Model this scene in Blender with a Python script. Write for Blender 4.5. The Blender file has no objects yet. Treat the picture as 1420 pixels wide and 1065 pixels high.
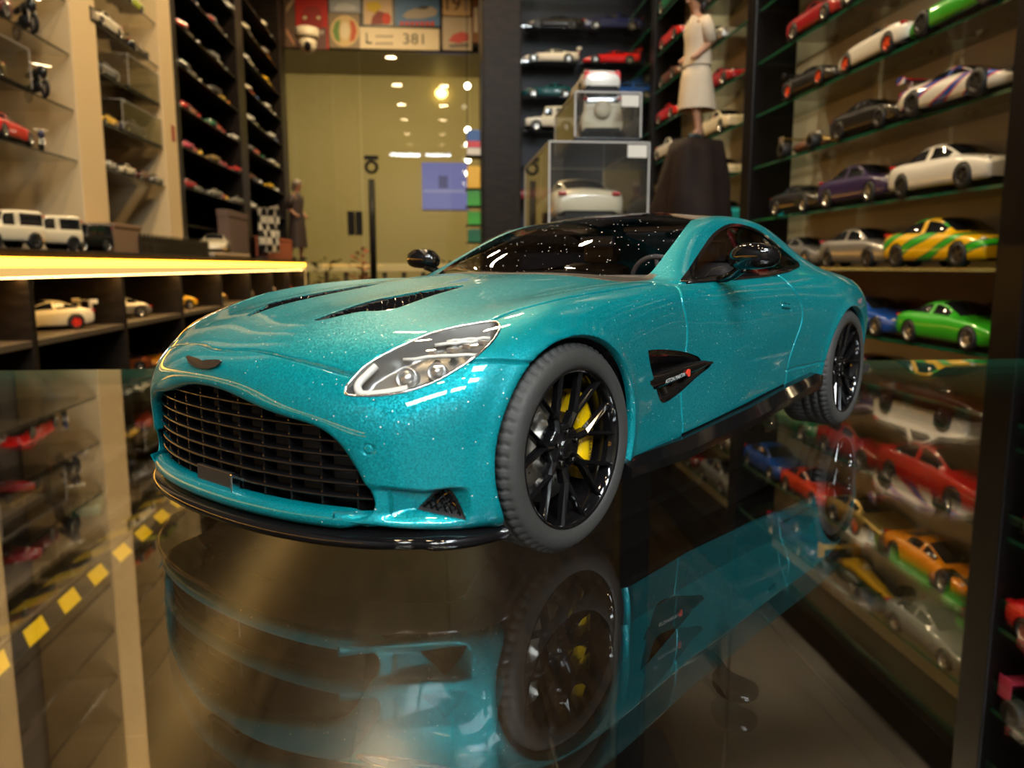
import bpy, bmesh, math, random
import numpy as np
from mathutils import Vector, Matrix
PI = math.pi
sc = bpy.context.scene
COL = sc.collection
random.seed(7)

# ------------------------------------------------------------------ camera, world, lights, exposure
GT = 0.845                      # height of the glass table top above the floor
CAM_H = 0.0545                  # lens above the glass
FPX = 1100.0                    # focal length in pixels of the 1420 px wide frame
PITCH = math.atan((532.5 - 369.0) / FPX)
YAW = math.atan((710 - 605) / FPX * math.cos(PITCH))
CAMZ = GT + CAM_H
cd = bpy.data.cameras.new('camera')
cam = bpy.data.objects.new('camera', cd)
COL.objects.link(cam)
sc.camera = cam
cd.sensor_width = 36
cd.lens = FPX / 1420 * 36
cd.clip_start = 0.004
cd.clip_end = 60
cam.location = (0, 0, CAMZ)
cam.rotation_euler = (PI / 2 - PITCH, 0, -YAW)
cd.dof.use_dof = True
cd.dof.focus_distance = 0.178
cd.dof.aperture_fstop = 30

world = bpy.data.worlds.new('world')
sc.world = world
world.use_nodes = True
world.node_tree.nodes['Background'].inputs[0].default_value = (1, .86, .66, 1)
world.node_tree.nodes['Background'].inputs[1].default_value = .02

sc.view_settings.view_transform = 'Standard'
sc.view_settings.look = 'None'
sc.view_settings.gamma = 1
sc.view_settings.use_curve_mapping = False
sc.view_settings.exposure = 0.25
sc.cycles.max_bounces = 10
sc.cycles.transparent_max_bounces = 40
sc.cycles.caustics_reflective = False
sc.cycles.caustics_refractive = False
sc.cycles.sample_clamp_indirect = 6

WARM = (1, .74, .42)
def area_light(name, loc, size, power, color, aim=(0, 0, -1), sizey=None, spread=None):
    l = bpy.data.lights.new(name, 'AREA')
    l.energy = power
    l.color = color
    l.size = size
    if sizey:
        l.shape = 'RECTANGLE'; l.size_y = sizey
    else:
        l.shape = 'DISK'
    if spread: l.spread = spread
    o = bpy.data.objects.new(name, l)
    COL.objects.link(o)
    o.location = loc
    o.rotation_euler = Vector(aim).to_track_quat('-Z', 'Y').to_euler()
    return o
CEIL = 3.3
DOWNLIGHTS = [(x, y) for y in (-2.2, -0.9, 0.5, 1.7, 3.0, 4.4, 5.9) for x in (-.48, .14) if y < 3.2 or x < 0]
for i, (x, y) in enumerate(DOWNLIGHTS):
    area_light('downlight_lamp', (x, y, CEIL - .045), .13, (6.0 if y < 1 else 14.0 if y < 5 else 26.0), WARM, spread=math.radians(165))
# cool white LED panels of the ceiling behind the photographer
PANELS = [(-.62, -3.5), (.14, -3.5), (.78, -2.6), (.70, -1.4)]  # last panel is added to brighten the side of the car
for x, y in PANELS:
    area_light('panel_lamp', (x, y, CEIL - .06), .62, (132.0 if y < -2 else 62.0), (.86, .95, 1), sizey=.5)
# passage beyond the shop window: unseen lamps added ahead of its ceiling discs
HALL_LIGHTS = [(-.66, 8.5), (.05, 8.5), (-1.5, 8.5), (.8, 8.5)]
for x, y in HALL_LIGHTS:
    area_light('hidden_hall_lamp', (x, 7.36, 3.06), .46, 27.0, (1, .80, .42), aim=(0, .55, -1))

# ------------------------------------------------------------------ pixels of the photograph -> points
def ray_dir(u, v):
    f = Vector((math.sin(YAW) * math.cos(PITCH), math.cos(YAW) * math.cos(PITCH), -math.sin(PITCH)))
    r = Vector((math.cos(YAW), -math.sin(YAW), 0))
    d = f.cross(r)
    return f + r * ((u - 710) / FPX) + d * ((v - 532.5) / FPX)
def at(u, v, X=None, Y=None, Z=None):
    d = ray_dir(u, v)
    t = X / d.x if X is not None else Y / d.y if Y is not None else (Z - CAMZ) / d.z
    return Vector((0, 0, CAMZ)) + d * t

# ------------------------------------------------------------------ materials
MATS = {}
def mat(name, color=(.5, .5, .5), rough=.5, metal=0.0, coat=0.0, emit=None, es=0.0, noise=0.0, nscale=40.0, bump=0.0, spec=None, coord='Object'):
    if name in MATS: return MATS[name]
    m = bpy.data.materials.new(name)
    m.use_nodes = True
    nt = m.node_tree
    b = nt.nodes['Principled BSDF']
    b.inputs['Base Color'].default_value = (*color, 1)
    b.inputs['Roughness'].default_value = rough
    b.inputs['Metallic'].default_value = metal
    b.inputs['Coat Weight'].default_value = coat
    b.inputs['Coat Roughness'].default_value = .03
    if spec is not None: b.inputs['Specular IOR Level'].default_value = spec
    if emit:
        b.inputs['Emission Color'].default_value = (*emit, 1)
        b.inputs['Emission Strength'].default_value = es
    if noise or bump:
        tc = nt.nodes.new('ShaderNodeTexCoord')
        nz = nt.nodes.new('ShaderNodeTexNoise')
        nz.inputs['Scale'].default_value = nscale
        nz.inputs['Detail'].default_value = 4
        nt.links.new(tc.outputs[coord], nz.inputs['Vector'])
        if noise:
            mr = nt.nodes.new('ShaderNodeMapRange')
            mr.inputs['To Min'].default_value = 1 - noise
            mr.inputs['To Max'].default_value = 1 + noise
            nt.links.new(nz.outputs['Fac'], mr.inputs['Value'])
            mx = nt.nodes.new('ShaderNodeVectorMath'); mx.operation = 'SCALE'
            mx.inputs[0].default_value = color
            nt.links.new(mr.outputs[0], mx.inputs['Scale'])
            nt.links.new(mx.outputs[0], b.inputs['Base Color'])
        if bump:
            bp = nt.nodes.new('ShaderNodeBump')
            bp.inputs['Strength'].default_value = bump
            bp.inputs['Distance'].default_value = .002
            nt.links.new(nz.outputs['Fac'], bp.inputs['Height'])
            nt.links.new(bp.outputs[0], b.inputs['Normal'])
    MATS[name] = m
    return m

def thin_glass(name, tint=(1, 1, 1), f0=.04, rough=0.0, dust=0.0, dust_scale=900, power=5.0):
    """a flat pane: clear transmission plus Fresnel reflection, the same from both sides"""
    if name in MATS: return MATS[name]
    m = bpy.data.materials.new(name)
    m.use_nodes = True
    nt = m.node_tree
    nt.nodes.remove(nt.nodes['Principled BSDF'])
    out = nt.nodes['Material Output']
    ge = nt.nodes.new('ShaderNodeNewGeometry')
    dt = nt.nodes.new('ShaderNodeVectorMath'); dt.operation = 'DOT_PRODUCT'
    nt.links.new(ge.outputs['Incoming'], dt.inputs[0]); nt.links.new(ge.outputs['Normal'], dt.inputs[1])
    def mth(op, a, b=None):
        n = nt.nodes.new('ShaderNodeMath'); n.operation = op
        for i, v in enumerate((a, b)):
            if v is None: continue
            if isinstance(v, (int, float)): n.inputs[i].default_value = v
            else: nt.links.new(v, n.inputs[i])
        return n.outputs[0]
    c = mth('ABSOLUTE', dt.outputs['Value'])
    k = mth('POWER', mth('SUBTRACT', 1.0, c), power)
    F = mth('ADD', mth('MULTIPLY', k, 1 - f0), f0)
    tr = nt.nodes.new('ShaderNodeBsdfTransparent'); tr.inputs[0].default_value = (*tint, 1)
    gl = nt.nodes.new('ShaderNodeBsdfGlossy'); gl.inputs['Roughness'].default_value = rough
    mx = nt.nodes.new('ShaderNodeMixShader')
    nt.links.new(F, mx.inputs[0]); nt.links.new(tr.outputs[0], mx.inputs[1]); nt.links.new(gl.outputs[0], mx.inputs[2])
    last = mx.outputs[0]
    if dust:
        tc = nt.nodes.new('ShaderNodeTexCoord')
        vo = nt.nodes.new('ShaderNodeTexVoronoi'); vo.inputs['Scale'].default_value = dust_scale
        nt.links.new(tc.outputs['Object'], vo.inputs['Vector'])
        sp = nt.nodes.new('ShaderNodeSeparateColor'); nt.links.new(vo.outputs['Color'], sp.inputs[0])
        pick = mth('GREATER_THAN', sp.outputs[0], 1 - dust)
        near = mth('LESS_THAN', vo.outputs['Distance'], .28)
        fac = mth('MULTIPLY', pick, near)
        df = nt.nodes.new('ShaderNodeBsdfDiffuse'); df.inputs[0].default_value = (.9, .88, .82, 1)
        m2 = nt.nodes.new('ShaderNodeMixShader')
        nt.links.new(fac, m2.inputs[0]); nt.links.new(last, m2.inputs[1]); nt.links.new(df.outputs[0], m2.inputs[2])
        last = m2.outputs[0]
    nt.links.new(last, out.inputs['Surface'])
    MATS[name] = m
    return m

def emit_mat(name, color, strength):
    if name in MATS: return MATS[name]
    m = bpy.data.materials.new(name)
    m.use_nodes = True
    nt = m.node_tree
    nt.nodes.remove(nt.nodes['Principled BSDF'])
    e = nt.nodes.new('ShaderNodeEmission')
    e.inputs[0].default_value = (*color, 1); e.inputs[1].default_value = strength
    nt.links.new(e.outputs[0], nt.nodes['Material Output'].inputs['Surface'])
    MATS[name] = m
    return m

def flake_paint(name, color, dust=.012):
    """metallic paint: flakes that tilt and brighten cell by cell, clear coat, a little dust"""
    m = bpy.data.materials.new(name)
    m.use_nodes = True
    nt = m.node_tree
    b = nt.nodes['Principled BSDF']
    tc = nt.nodes.new('ShaderNodeTexCoord')
    vo = nt.nodes.new('ShaderNodeTexVoronoi'); vo.inputs['Scale'].default_value = 4200
    nt.links.new(tc.outputs['Object'], vo.inputs['Vector'])
    sp = nt.nodes.new('ShaderNodeSeparateColor'); nt.links.new(vo.outputs['Color'], sp.inputs[0])
    mr = nt.nodes.new('ShaderNodeMapRange')
    mr.inputs['To Min'].default_value = .80; mr.inputs['To Max'].default_value = 1.22
    nt.links.new(sp.outputs[0], mr.inputs['Value'])
    sc_ = nt.nodes.new('ShaderNodeVectorMath'); sc_.operation = 'SCALE'
    sc_.inputs[0].default_value = color
    nt.links.new(mr.outputs[0], sc_.inputs['Scale'])
    # dust specks
    vd = nt.nodes.new('ShaderNodeTexVoronoi'); vd.inputs['Scale'].default_value = 3000
    nt.links.new(tc.outputs['Object'], vd.inputs['Vector'])
    sd = nt.nodes.new('ShaderNodeSeparateColor'); nt.links.new(vd.outputs['Color'], sd.inputs[0])
    g = nt.nodes.new('ShaderNodeMath'); g.operation = 'GREATER_THAN'; g.inputs[1].default_value = 1 - dust
    nt.links.new(sd.outputs[0], g.inputs[0])
    g2 = nt.nodes.new('ShaderNodeMath'); g2.operation = 'LESS_THAN'; g2.inputs[1].default_value = .35
    nt.links.new(vd.outputs['Distance'], g2.inputs[0])
    gm = nt.nodes.new('ShaderNodeMath'); gm.operation = 'MULTIPLY'
    nt.links.new(g.outputs[0], gm.inputs[0]); nt.links.new(g2.outputs[0], gm.inputs[1])
    mx = nt.nodes.new('ShaderNodeMix'); mx.data_type = 'RGBA'
    nt.links.new(gm.outputs[0], mx.inputs['Factor'])
    nt.links.new(sc_.outputs[0], mx.inputs['A']); mx.inputs['B'].default_value = (.85, .85, .8, 1)
    nt.links.new(mx.outputs['Result'], b.inputs['Base Color'])
    # flake tilt
    sub = nt.nodes.new('ShaderNodeVectorMath'); sub.operation = 'SUBTRACT'; sub.inputs[1].default_value = (.5, .5, .5)
    nt.links.new(vo.outputs['Color'], sub.inputs[0])
    sl = nt.nodes.new('ShaderNodeVectorMath'); sl.operation = 'SCALE'; sl.inputs['Scale'].default_value = .20
    nt.links.new(sub.outputs[0], sl.inputs[0])
    ge = nt.nodes.new('ShaderNodeNewGeometry')
    ad = nt.nodes.new('ShaderNodeVectorMath'); ad.operation = 'ADD'
    nt.links.new(ge.outputs['Normal'], ad.inputs[0]); nt.links.new(sl.outputs[0], ad.inputs[1])
    no = nt.nodes.new('ShaderNodeVectorMath'); no.operation = 'NORMALIZE'
    nt.links.new(ad.outputs[0], no.inputs[0])
    nt.links.new(no.outputs[0], b.inputs['Normal'])
    nt.links.new(ge.outputs['Normal'], b.inputs['Coat Normal'])
    b.inputs['Metallic'].default_value = .38
    b.inputs['Roughness'].default_value = .40
    b.inputs['Coat Weight'].default_value = .75
    b.inputs['Specular IOR Level'].default_value = .12
    b.inputs['Coat Roughness'].default_value = .02
    MATS[name] = m
    return m

# ------------------------------------------------------------------ mesh helpers
class MB:
    """collects shapes; build() links them as one mesh object"""
    def __init__(self): self.v = []; self.f = []; self.m = []; self.mi = 0; self.s = []; self.sm = False
    def add(self, V, F):
        n = len(self.v)
        self.v += [tuple(map(float, p)) for p in V]
        for f in F:
            self.f.append(tuple(int(i) + n for i in f)); self.m.append(self.mi); self.s.append(self.sm)
        return self
    def box(self, a, b):
        (x0, y0, z0), (x1, y1, z1) = a, b
        V = [(x, y, z) for z in (z0, z1) for y in (y0, y1) for x in (x0, x1)]
        return self.add(V, [(0, 2, 3, 1), (4, 5, 7, 6), (0, 1, 5, 4), (2, 6, 7, 3), (0, 4, 6, 2), (1, 3, 7, 5)])
    def bev(self, a, b, r):
        """box with chamfered edges"""
        a = np.minimum(a, b) * 1.0; b = np.maximum(np.array(a), b) * 1.0
        c = (np.array(a) + b) / 2; h = (b - np.array(a)) / 2
        r = min(r, h.min() * .9)
        bm = bmesh.new(); bmesh.ops.create_cube(bm, size=1)
        for q in bm.verts: q.co = Vector((q.co.x * 2 * h[0] + c[0], q.co.y * 2 * h[1] + c[1], q.co.z * 2 * h[2] + c[2]))
        bmesh.ops.bevel(bm, geom=bm.edges[:], offset=r, segments=2, profile=.6, affect='EDGES')
        bm.verts.index_update()
        self.add([q.co for q in bm.verts], [[q.index for q in f.verts] for f in bm.faces]); bm.free()
        return self
    def tube(self, pts, r, n=10, caps=True):
        pts = [Vector(p) for p in pts]
        R = r if isinstance(r, (list, tuple)) else [r] * len(pts)
        V = []; F = []
        up = None
        for i, p in enumerate(pts):
            d = (pts[min(i + 1, len(pts) - 1)] - pts[max(i - 1, 0)]).normalized()
            if up is None:
                up = Vector((0, 0, 1)) if abs(d.z) < .9 else Vector((1, 0, 0))
            a = d.cross(up).normalized(); up = a.cross(d).normalized()
            for k in range(n):
                t = 2 * PI * k / n
                V.append(p + (a * math.cos(t) + up * math.sin(t)) * R[i])
        for i in range(len(pts) - 1):
            for k in range(n):
                F.append((i * n + k, i * n + (k + 1) % n, (i + 1) * n + (k + 1) % n, (i + 1) * n + k))
        if caps:
            F.append(tuple(range(n))[::-1]); F.append(tuple((len(pts) - 1) * n + k for k in range(n)))
        return self.add(V, F)
    def lathe(self, prof, n=32, axis='z', c=(0, 0, 0), a0=0, a1=2 * PI):
        """prof: (radius, height) pairs turned about an axis through c"""
        full = abs(a1 - a0 - 2 * PI) < 1e-6
        m = n if full else n + 1
        V = []; F = []
        for (r, h) in prof:
            for k in range(m):
                t = a0 + (a1 - a0) * k / n
                x, y = r * math.cos(t), r * math.sin(t)
                p = {'z': (x, y, h), 'y': (x, h, y), 'x': (h, x, y)}[axis]
                V.append((p[0] + c[0], p[1] + c[1], p[2] + c[2]))
        for i in range(len(prof) - 1):
            for k in range(n):
                k2 = (k + 1) % m
                q = (i * m + k, i * m + k2, (i + 1) * m + k2, (i + 1) * m + k)
                F.append(q if axis != 'y' else q[::-1])
        return self.add(V, F)
    def prism(self, pts, vec):
        """flat outline extruded along vec"""
        n = len(pts); vec = Vector(vec)
        V = [Vector(p) for p in pts] + [Vector(p) + vec for p in pts]
        F = [tuple(range(n))[::-1], tuple(range(n, 2 * n))] + [(i, (i + 1) % n, n + (i + 1) % n, n + i) for i in range(n)]
        return self.add(V, F)
    def ball(self, c, r, nu=16, nv=10):
        r = (r, r, r) if isinstance(r, (int, float)) else r
        V = []; F = []
        for i in range(nv + 1):
            p = PI * i / nv
            for k in range(nu):
                t = 2 * PI * k / nu
                V.append((c[0] + r[0] * math.sin(p) * math.cos(t), c[1] + r[1] * math.sin(p) * math.sin(t), c[2] - r[2] * math.cos(p)))
        for i in range(nv):
            for k in range(nu):
                F.append((i * nu + k, i * nu + (k + 1) % nu, (i + 1) * nu + (k + 1) % nu, (i + 1) * nu + k))
        return self.add(V, F)
    def mesh(self, name, mats):
        me = bpy.data.meshes.new(name)
        me.from_pydata(self.v, [], self.f)
        for q in (mats if isinstance(mats, (list, tuple)) else [mats]): me.materials.append(q)
        me.polygons.foreach_set('material_index', self.m)
        me.polygons.foreach_set('use_smooth', self.s)
        me.update()
        return me
    def build(self, name, mats, parent=None):
        return link(name, self.mesh(name, mats), parent)

def link(name, me, parent=None, loc=None):
    o = bpy.data.objects.new(name, me)
    COL.objects.link(o)
    if parent: o.parent = parent
    if loc: o.location = loc
    return o
def empty(name, loc=(0, 0, 0), rz=0):
    o = bpy.data.objects.new(name, None)
    o.empty_display_size = .02
    COL.objects.link(o)
    o.location = loc; o.rotation_euler = (0, 0, rz)
    return o
def tag(o, label=None, cat=None, group=None, kind=None):
    if label: o['label'] = label
    if cat: o['category'] = cat
    if group: o['group'] = group
    if kind: o['kind'] = kind
    return o
def np_mesh(name, V, F, mats, smooth=True):
    me = bpy.data.meshes.new(name)
    V = np.asarray(V, dtype=np.float32); F = np.asarray(F, dtype=np.int32); k = F.shape[1]
    me.vertices.add(len(V)); me.vertices.foreach_set('co', V.ravel())
    me.loops.add(F.size); me.loops.foreach_set('vertex_index', F.ravel())
    me.polygons.add(len(F)); me.polygons.foreach_set('loop_start', np.arange(0, F.size, k, dtype=np.int32))
    me.polygons.foreach_set('use_smooth', np.full(len(F), smooth))
    for q in (mats if isinstance(mats, (list, tuple)) else [mats]): me.materials.append(q)
    me.update(); me.validate()
    return me
def text_mesh(s, size, extrude=0.0, align='CENTER'):
    cu = bpy.data.curves.new('lettering', 'FONT')
    cu.body = s; cu.size = size; cu.extrude = extrude; cu.align_x = align; cu.align_y = 'CENTER'; cu.resolution_u = 3
    o = bpy.data.objects.new('lettering', cu)
    COL.objects.link(o)
    dg = bpy.context.evaluated_depsgraph_get()
    me = bpy.data.meshes.new_from_object(o.evaluated_get(dg))
    COL.objects.unlink(o); bpy.data.objects.remove(o)
    return me

# ------------------------------------------------------------------ the teal model car: body surface from a net of sections (full-size metres)
def plan(y):
    a=abs(y); return .80-.30*a**2.2-.25*a**6
def SEC():
    S=[]
    def fr(off,yz): return [(plan(y)+off,y,z) for y,z in yz]
    S.append(fr(-.045,[(0,.578),(.15,.566),(.30,.530),(.42,.508),(.515,.487),(.575,.445),(.612,.39),(.64,.33),(.655,.285),(.655,.25),(.63,.225),(.60,.216),(.57,.216)]))
    S.append(fr(-.012,[(0,.580),(.15,.568),(.30,.532),(.42,.510),(.518,.490),(.58,.447),(.618,.39),(.648,.33),(.664,.283),(.664,.245),(.637,.217),(.60,.212),(.57,.214)]))
    S.append(fr(.004,[(0,.596),(.155,.584),(.31,.551),(.435,.531),(.535,.508),(.605,.455),(.648,.395),(.678,.332),(.693,.28),(.693,.235),(.66,.205),(.61,.203),(.57,.212)]))
    S.append([(.795,0,.645),(.789,.2,.636),(.758,.36,.612),(.715,.5,.588),(.667,.62,.56),(.635,.705,.49),(.605,.75,.42),(.590,.77,.35),(.585,.778,.29),(.585,.775,.235),(.592,.755,.20),(.6,.72,.184),(.6,.67,.195)])
    S.append([(.745,0,.694),(.735,.2,.690),(.695,.38,.675),(.635,.54,.658),(.575,.69,.628),(.53,.795,.565),(.51,.835,.49),(.50,.85,.41),(.50,.855,.325),(.50,.855,.25),(.50,.845,.205),(.505,.815,.172),(.505,.75,.16)])
    S.append([(.62,0,.752),(.61,.2,.754),(.575,.40,.742),(.505,.58,.735),(.44,.75,.725),(.41,.865,.665),(.40,.915,.575),(.395,.93,.47),(.395,.935,.36),(.395,.935,.27),(.395,.93,.21),(.395,.905,.175),(.395,.85,.16)])
    S.append([(.43,0,.805),(.42,.22,.813),(.39,.42,.797),(.33,.60,.792),(.285,.775,.782),(.27,.895,.735),(.265,.95,.64),(.26,.965,.52),(.26,.968,.39),(.26,.965,.28),(.26,.96,.21),(.26,.93,.175),(.26,.88,.16)])
    S.append([(.20,0,.848),(.20,.23,.857),(.17,.43,.842),(.12,.61,.828),(.10,.79,.832),(.10,.915,.80),(.10,.975,.70),(.10,.99,.56),(.10,.99,.41),(.10,.985,.28),(.10,.975,.21),(.1,.94,.18),(.10,.89,.17)])
    S.append([(-.07,0,.880),(-.07,.23,.889),(-.09,.44,.874),(-.10,.63,.860),(-.10,.80,.874),(-.10,.92,.838),(-.10,.98,.74),(-.10,.997,.59),(-.10,.995,.43),(-.10,.985,.29),(-.10,.975,.22),(-.1,.94,.19),(-.10,.89,.18)])
    S.append([(-.42,0,.92),(-.42,.24,.927),(-.42,.46,.912),(-.42,.65,.890),(-.42,.80,.908),(-.42,.91,.865),(-.42,.955,.78),(-.42,.972,.63),(-.42,.968,.46),(-.42,.96,.32),(-.42,.955,.245),(-.42,.93,.21),(-.42,.89,.2)])
    S.append([(-.76,0,.947),(-.76,.25,.948),(-.78,.48,.936),(-.84,.665,.915),(-.80,.80,.920),(-.78,.895,.878),(-.77,.928,.80),(-.77,.938,.66),(-.77,.936,.50),(-.77,.938,.36),(-.77,.938,.27),(-.77,.92,.225),(-.77,.88,.215)])
    S.append([(-.85,0,.960),(-.86,.25,.959),(-.90,.48,.948),(-.97,.68,.926),(-.97,.80,.908),(-.97,.872,.892),(-.97,.915,.835),(-.97,.934,.70),(-.97,.934,.54),(-.97,.936,.39),(-.97,.936,.285),(-.97,.92,.235),(-.97,.88,.22)])
    S.append([(-.96,0,1.005),(-.97,.25,1.003),(-1.01,.47,.988),(-1.07,.68,.972),(-1.08,.785,.950),(-1.08,.862,.90),(-1.08,.908,.85),(-1.08,.934,.73),(-1.08,.936,.57),(-1.08,.937,.41),(-1.08,.936,.295),(-1.08,.92,.245),(-1.08,.88,.23)])
    S.append([(-1.18,0,1.106),(-1.19,.25,1.102),(-1.23,.455,1.086),(-1.29,.645,1.082),(-1.30,.73,1.050),(-1.30,.80,.945),(-1.30,.882,.895),(-1.30,.925,.82),(-1.30,.945,.66),(-1.30,.942,.47),(-1.30,.936,.325),(-1.30,.92,.26),(-1.30,.88,.245)])
    S.append([(-1.48,0,1.218),(-1.49,.24,1.213),(-1.53,.43,1.197),(-1.57,.59,1.195),(-1.57,.66,1.168),(-1.57,.755,1.02),(-1.57,.862,.915),(-1.57,.922,.85),(-1.57,.952,.69),(-1.57,.946,.50),(-1.57,.936,.35),(-1.57,.92,.275),(-1.57,.88,.26)])
    S.append([(-1.80,0,1.277),(-1.80,.24,1.272),(-1.82,.42,1.255),(-1.85,.56,1.240),(-1.85,.634,1.213),(-1.85,.735,1.06),(-1.85,.855,.92),(-1.85,.922,.86),(-1.85,.955,.71),(-1.85,.948,.52),(-1.85,.936,.37),(-1.85,.925,.29),(-1.85,.89,.275)])
    S.append([(-2.15,0,1.291),(-2.15,.24,1.286),(-2.15,.41,1.267),(-2.15,.55,1.254),(-2.15,.622,1.217),(-2.15,.722,1.065),(-2.15,.848,.93),(-2.15,.922,.868),(-2.15,.96,.73),(-2.15,.955,.54),(-2.15,.94,.385),(-2.15,.93,.30),(-2.15,.89,.285)])
    S.append([(-2.50,0,1.266),(-2.50,.24,1.259),(-2.50,.40,1.237),(-2.50,.54,1.226),(-2.50,.615,1.185),(-2.50,.70,1.048),(-2.50,.828,.955),(-2.50,.918,.89),(-2.50,.978,.76),(-2.50,.98,.56),(-2.50,.962,.395),(-2.50,.945,.3),(-2.50,.9,.285)])
    S.append([(-2.84,0,1.205),(-2.84,.23,1.196),(-2.84,.385,1.17),(-2.84,.525,1.153),(-2.84,.61,1.10),(-2.84,.71,1.022),(-2.84,.815,.955),(-2.84,.915,.90),(-2.84,.998,.775),(-2.84,1.01,.575),(-2.84,.992,.40),(-2.84,.97,.30),(-2.84,.92,.285)])
    S.append([(-3.17,0,1.12),(-3.17,.22,1.11),(-3.17,.37,1.083),(-3.17,.51,1.052),(-3.17,.605,1.01),(-3.17,.70,.963),(-3.17,.80,.93),(-3.17,.895,.878),(-3.17,.972,.76),(-3.17,.985,.575),(-3.17,.97,.40),(-3.17,.95,.31),(-3.17,.9,.29)])
    S.append([(-3.48,0,1.045),(-3.48,.22,1.036),(-3.48,.37,1.015),(-3.48,.50,.985),(-3.48,.59,.96),(-3.48,.685,.935),(-3.48,.775,.905),(-3.47,.86,.85),(-3.46,.922,.74),(-3.46,.935,.575),(-3.46,.92,.41),(-3.46,.9,.32),(-3.46,.85,.30)])
    S.append([(-3.80,0,1.00),(-3.80,.22,.994),(-3.79,.37,.98),(-3.77,.50,.96),(-3.75,.59,.938),(-3.72,.675,.912),(-3.70,.745,.875),(-3.68,.80,.82),(-3.66,.845,.72),(-3.66,.855,.575),(-3.66,.845,.43),(-3.66,.82,.34),(-3.66,.78,.32)])
    S.append([(-3.90,0,.985),(-3.90,.2,.98),(-3.89,.34,.965),(-3.87,.46,.94),(-3.85,.55,.915),(-3.82,.63,.885),(-3.80,.69,.845),(-3.78,.735,.79),(-3.77,.765,.70),(-3.77,.775,.575),(-3.77,.765,.44),(-3.77,.74,.36),(-3.77,.7,.34)])
    S.append([(-3.91,0,.90),(-3.91,.2,.90),(-3.90,.3,.89),(-3.89,.4,.87),(-3.87,.48,.84),(-3.85,.55,.81),(-3.84,.6,.77),(-3.83,.63,.73),(-3.82,.65,.66),(-3.82,.655,.57),(-3.82,.65,.47),(-3.82,.63,.42),(-3.82,.6,.40)])
    return np.array(S)   # (ns,nr,3)
def bs(C,t):
    """uniform cubic b-spline along axis0, end-interpolating (phantom points)"""
    C=np.concatenate([[2*C[0]-C[1]],C,[2*C[-1]-C[-2]]])
    i=np.clip(np.floor(t).astype(int),0,len(C)-4); u=t-i
    u=u.reshape((-1,)+(1,)*(C.ndim-1))
    b0=(1-u)**3/6;b1=(3*u**3-6*u**2+4)/6;b2=(-3*u**3+3*u**2+3*u+1)/6;b3=u**3/6
    return b0*C[i]+b1*C[i+1]+b2*C[i+2]+b3*C[i+3]
def ctrl(pull=2):
    T=SEC(); 
    # reflect rows across y=0 so the centreline is smooth
    ns,nr,_=T.shape
    C=T.copy()
    for k in range(pull):
        M=surf_at(C,np.arange(ns,dtype=float),np.arange(nr,dtype=float))
        C=C+.8*(T-M)
        C[:,0,1]=0
    return C
def surf_at(C,s,v):
    n=C.shape[1]
    m=C[:,1:3][:,::-1].copy(); m[:,:,1]*=-1           # mirrored rows for smooth centre
    D=np.concatenate([m,C],1)
    A=bs(D.transpose(1,0,2),np.asarray(v)+2)            # (nv,ns,3)
    return bs(A.transpose(1,0,2),np.asarray(s))         # (s,v,3)
def grid(NS,NV):
    C=ctrl(); ns,nr,_=C.shape
    def eq(n,N,axis):
        t=np.linspace(0,n-1,2000)
        P=surf_at(C,t,np.linspace(0,nr-1,30)) if axis==0 else surf_at(C,np.linspace(0,ns-1,30),t).transpose(1,0,2)
        L=np.linalg.norm(np.diff(P,axis=0),axis=2); w=L.mean(1)*.5+L.max(1)*.5
        c=np.concatenate([[0],np.cumsum(w)]); return np.interp(np.linspace(0,c[-1],N),c,t)
    s=eq(ns,NS,0);v=eq(nr,NV,1)
    return surf_at(C,s,v),s,v
KS = 1 / 18.0                    # scale of the model
def split(M, d, level):
    """cut the triangles of M along d == level; M holds V (points), N (normals), D (distance columns), F"""
    V, N, D, F = M['V'], M['N'], M['D'], M['F']
    q = d - level
    q = np.where(np.abs(q) < 1e-7, 1e-7, q)
    sg = q > 0
    fs = sg[F]; c = fs.sum(1)
    mix = (c == 1) | (c == 2)
    if not mix.any(): return M
    T = F[mix]; ts = fs[mix]; lone_val = (c[mix] == 1)
    lone = np.where(lone_val, ts.argmax(1), (~ts).argmax(1))
    ar = np.arange(len(T))
    a = T[ar, lone]; b = T[ar, (lone + 1) % 3]; e = T[ar, (lone + 2) % 3]
    E = np.concatenate([np.stack([a, b], 1), np.stack([a, e], 1)])
    Es = np.sort(E, 1)
    key = Es[:, 0].astype(np.int64) * (len(V) + 1) + Es[:, 1]
    uk, inv = np.unique(key, return_inverse=True)
    i0 = (uk // (len(V) + 1)).astype(int); i1 = (uk % (len(V) + 1)).astype(int)
    t = (q[i0] / (q[i0] - q[i1]))[:, None]
    nv = V[i0] + (V[i1] - V[i0]) * t
    nn = N[i0] + (N[i1] - N[i0]) * t
    nd = D[i0] + (D[i1] - D[i0]) * t
    base = len(V)
    p = base + inv[:len(T)]; r = base + inv[len(T):]
    newF = np.concatenate([np.stack([a, p, r], 1), np.stack([p, b, e], 1), np.stack([p, e, r], 1)])
    return dict(V=np.concatenate([V, nv]), N=np.concatenate([N, nn]), D=np.concatenate([D, nd]), F=np.concatenate([F[~mix], newF]))

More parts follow.
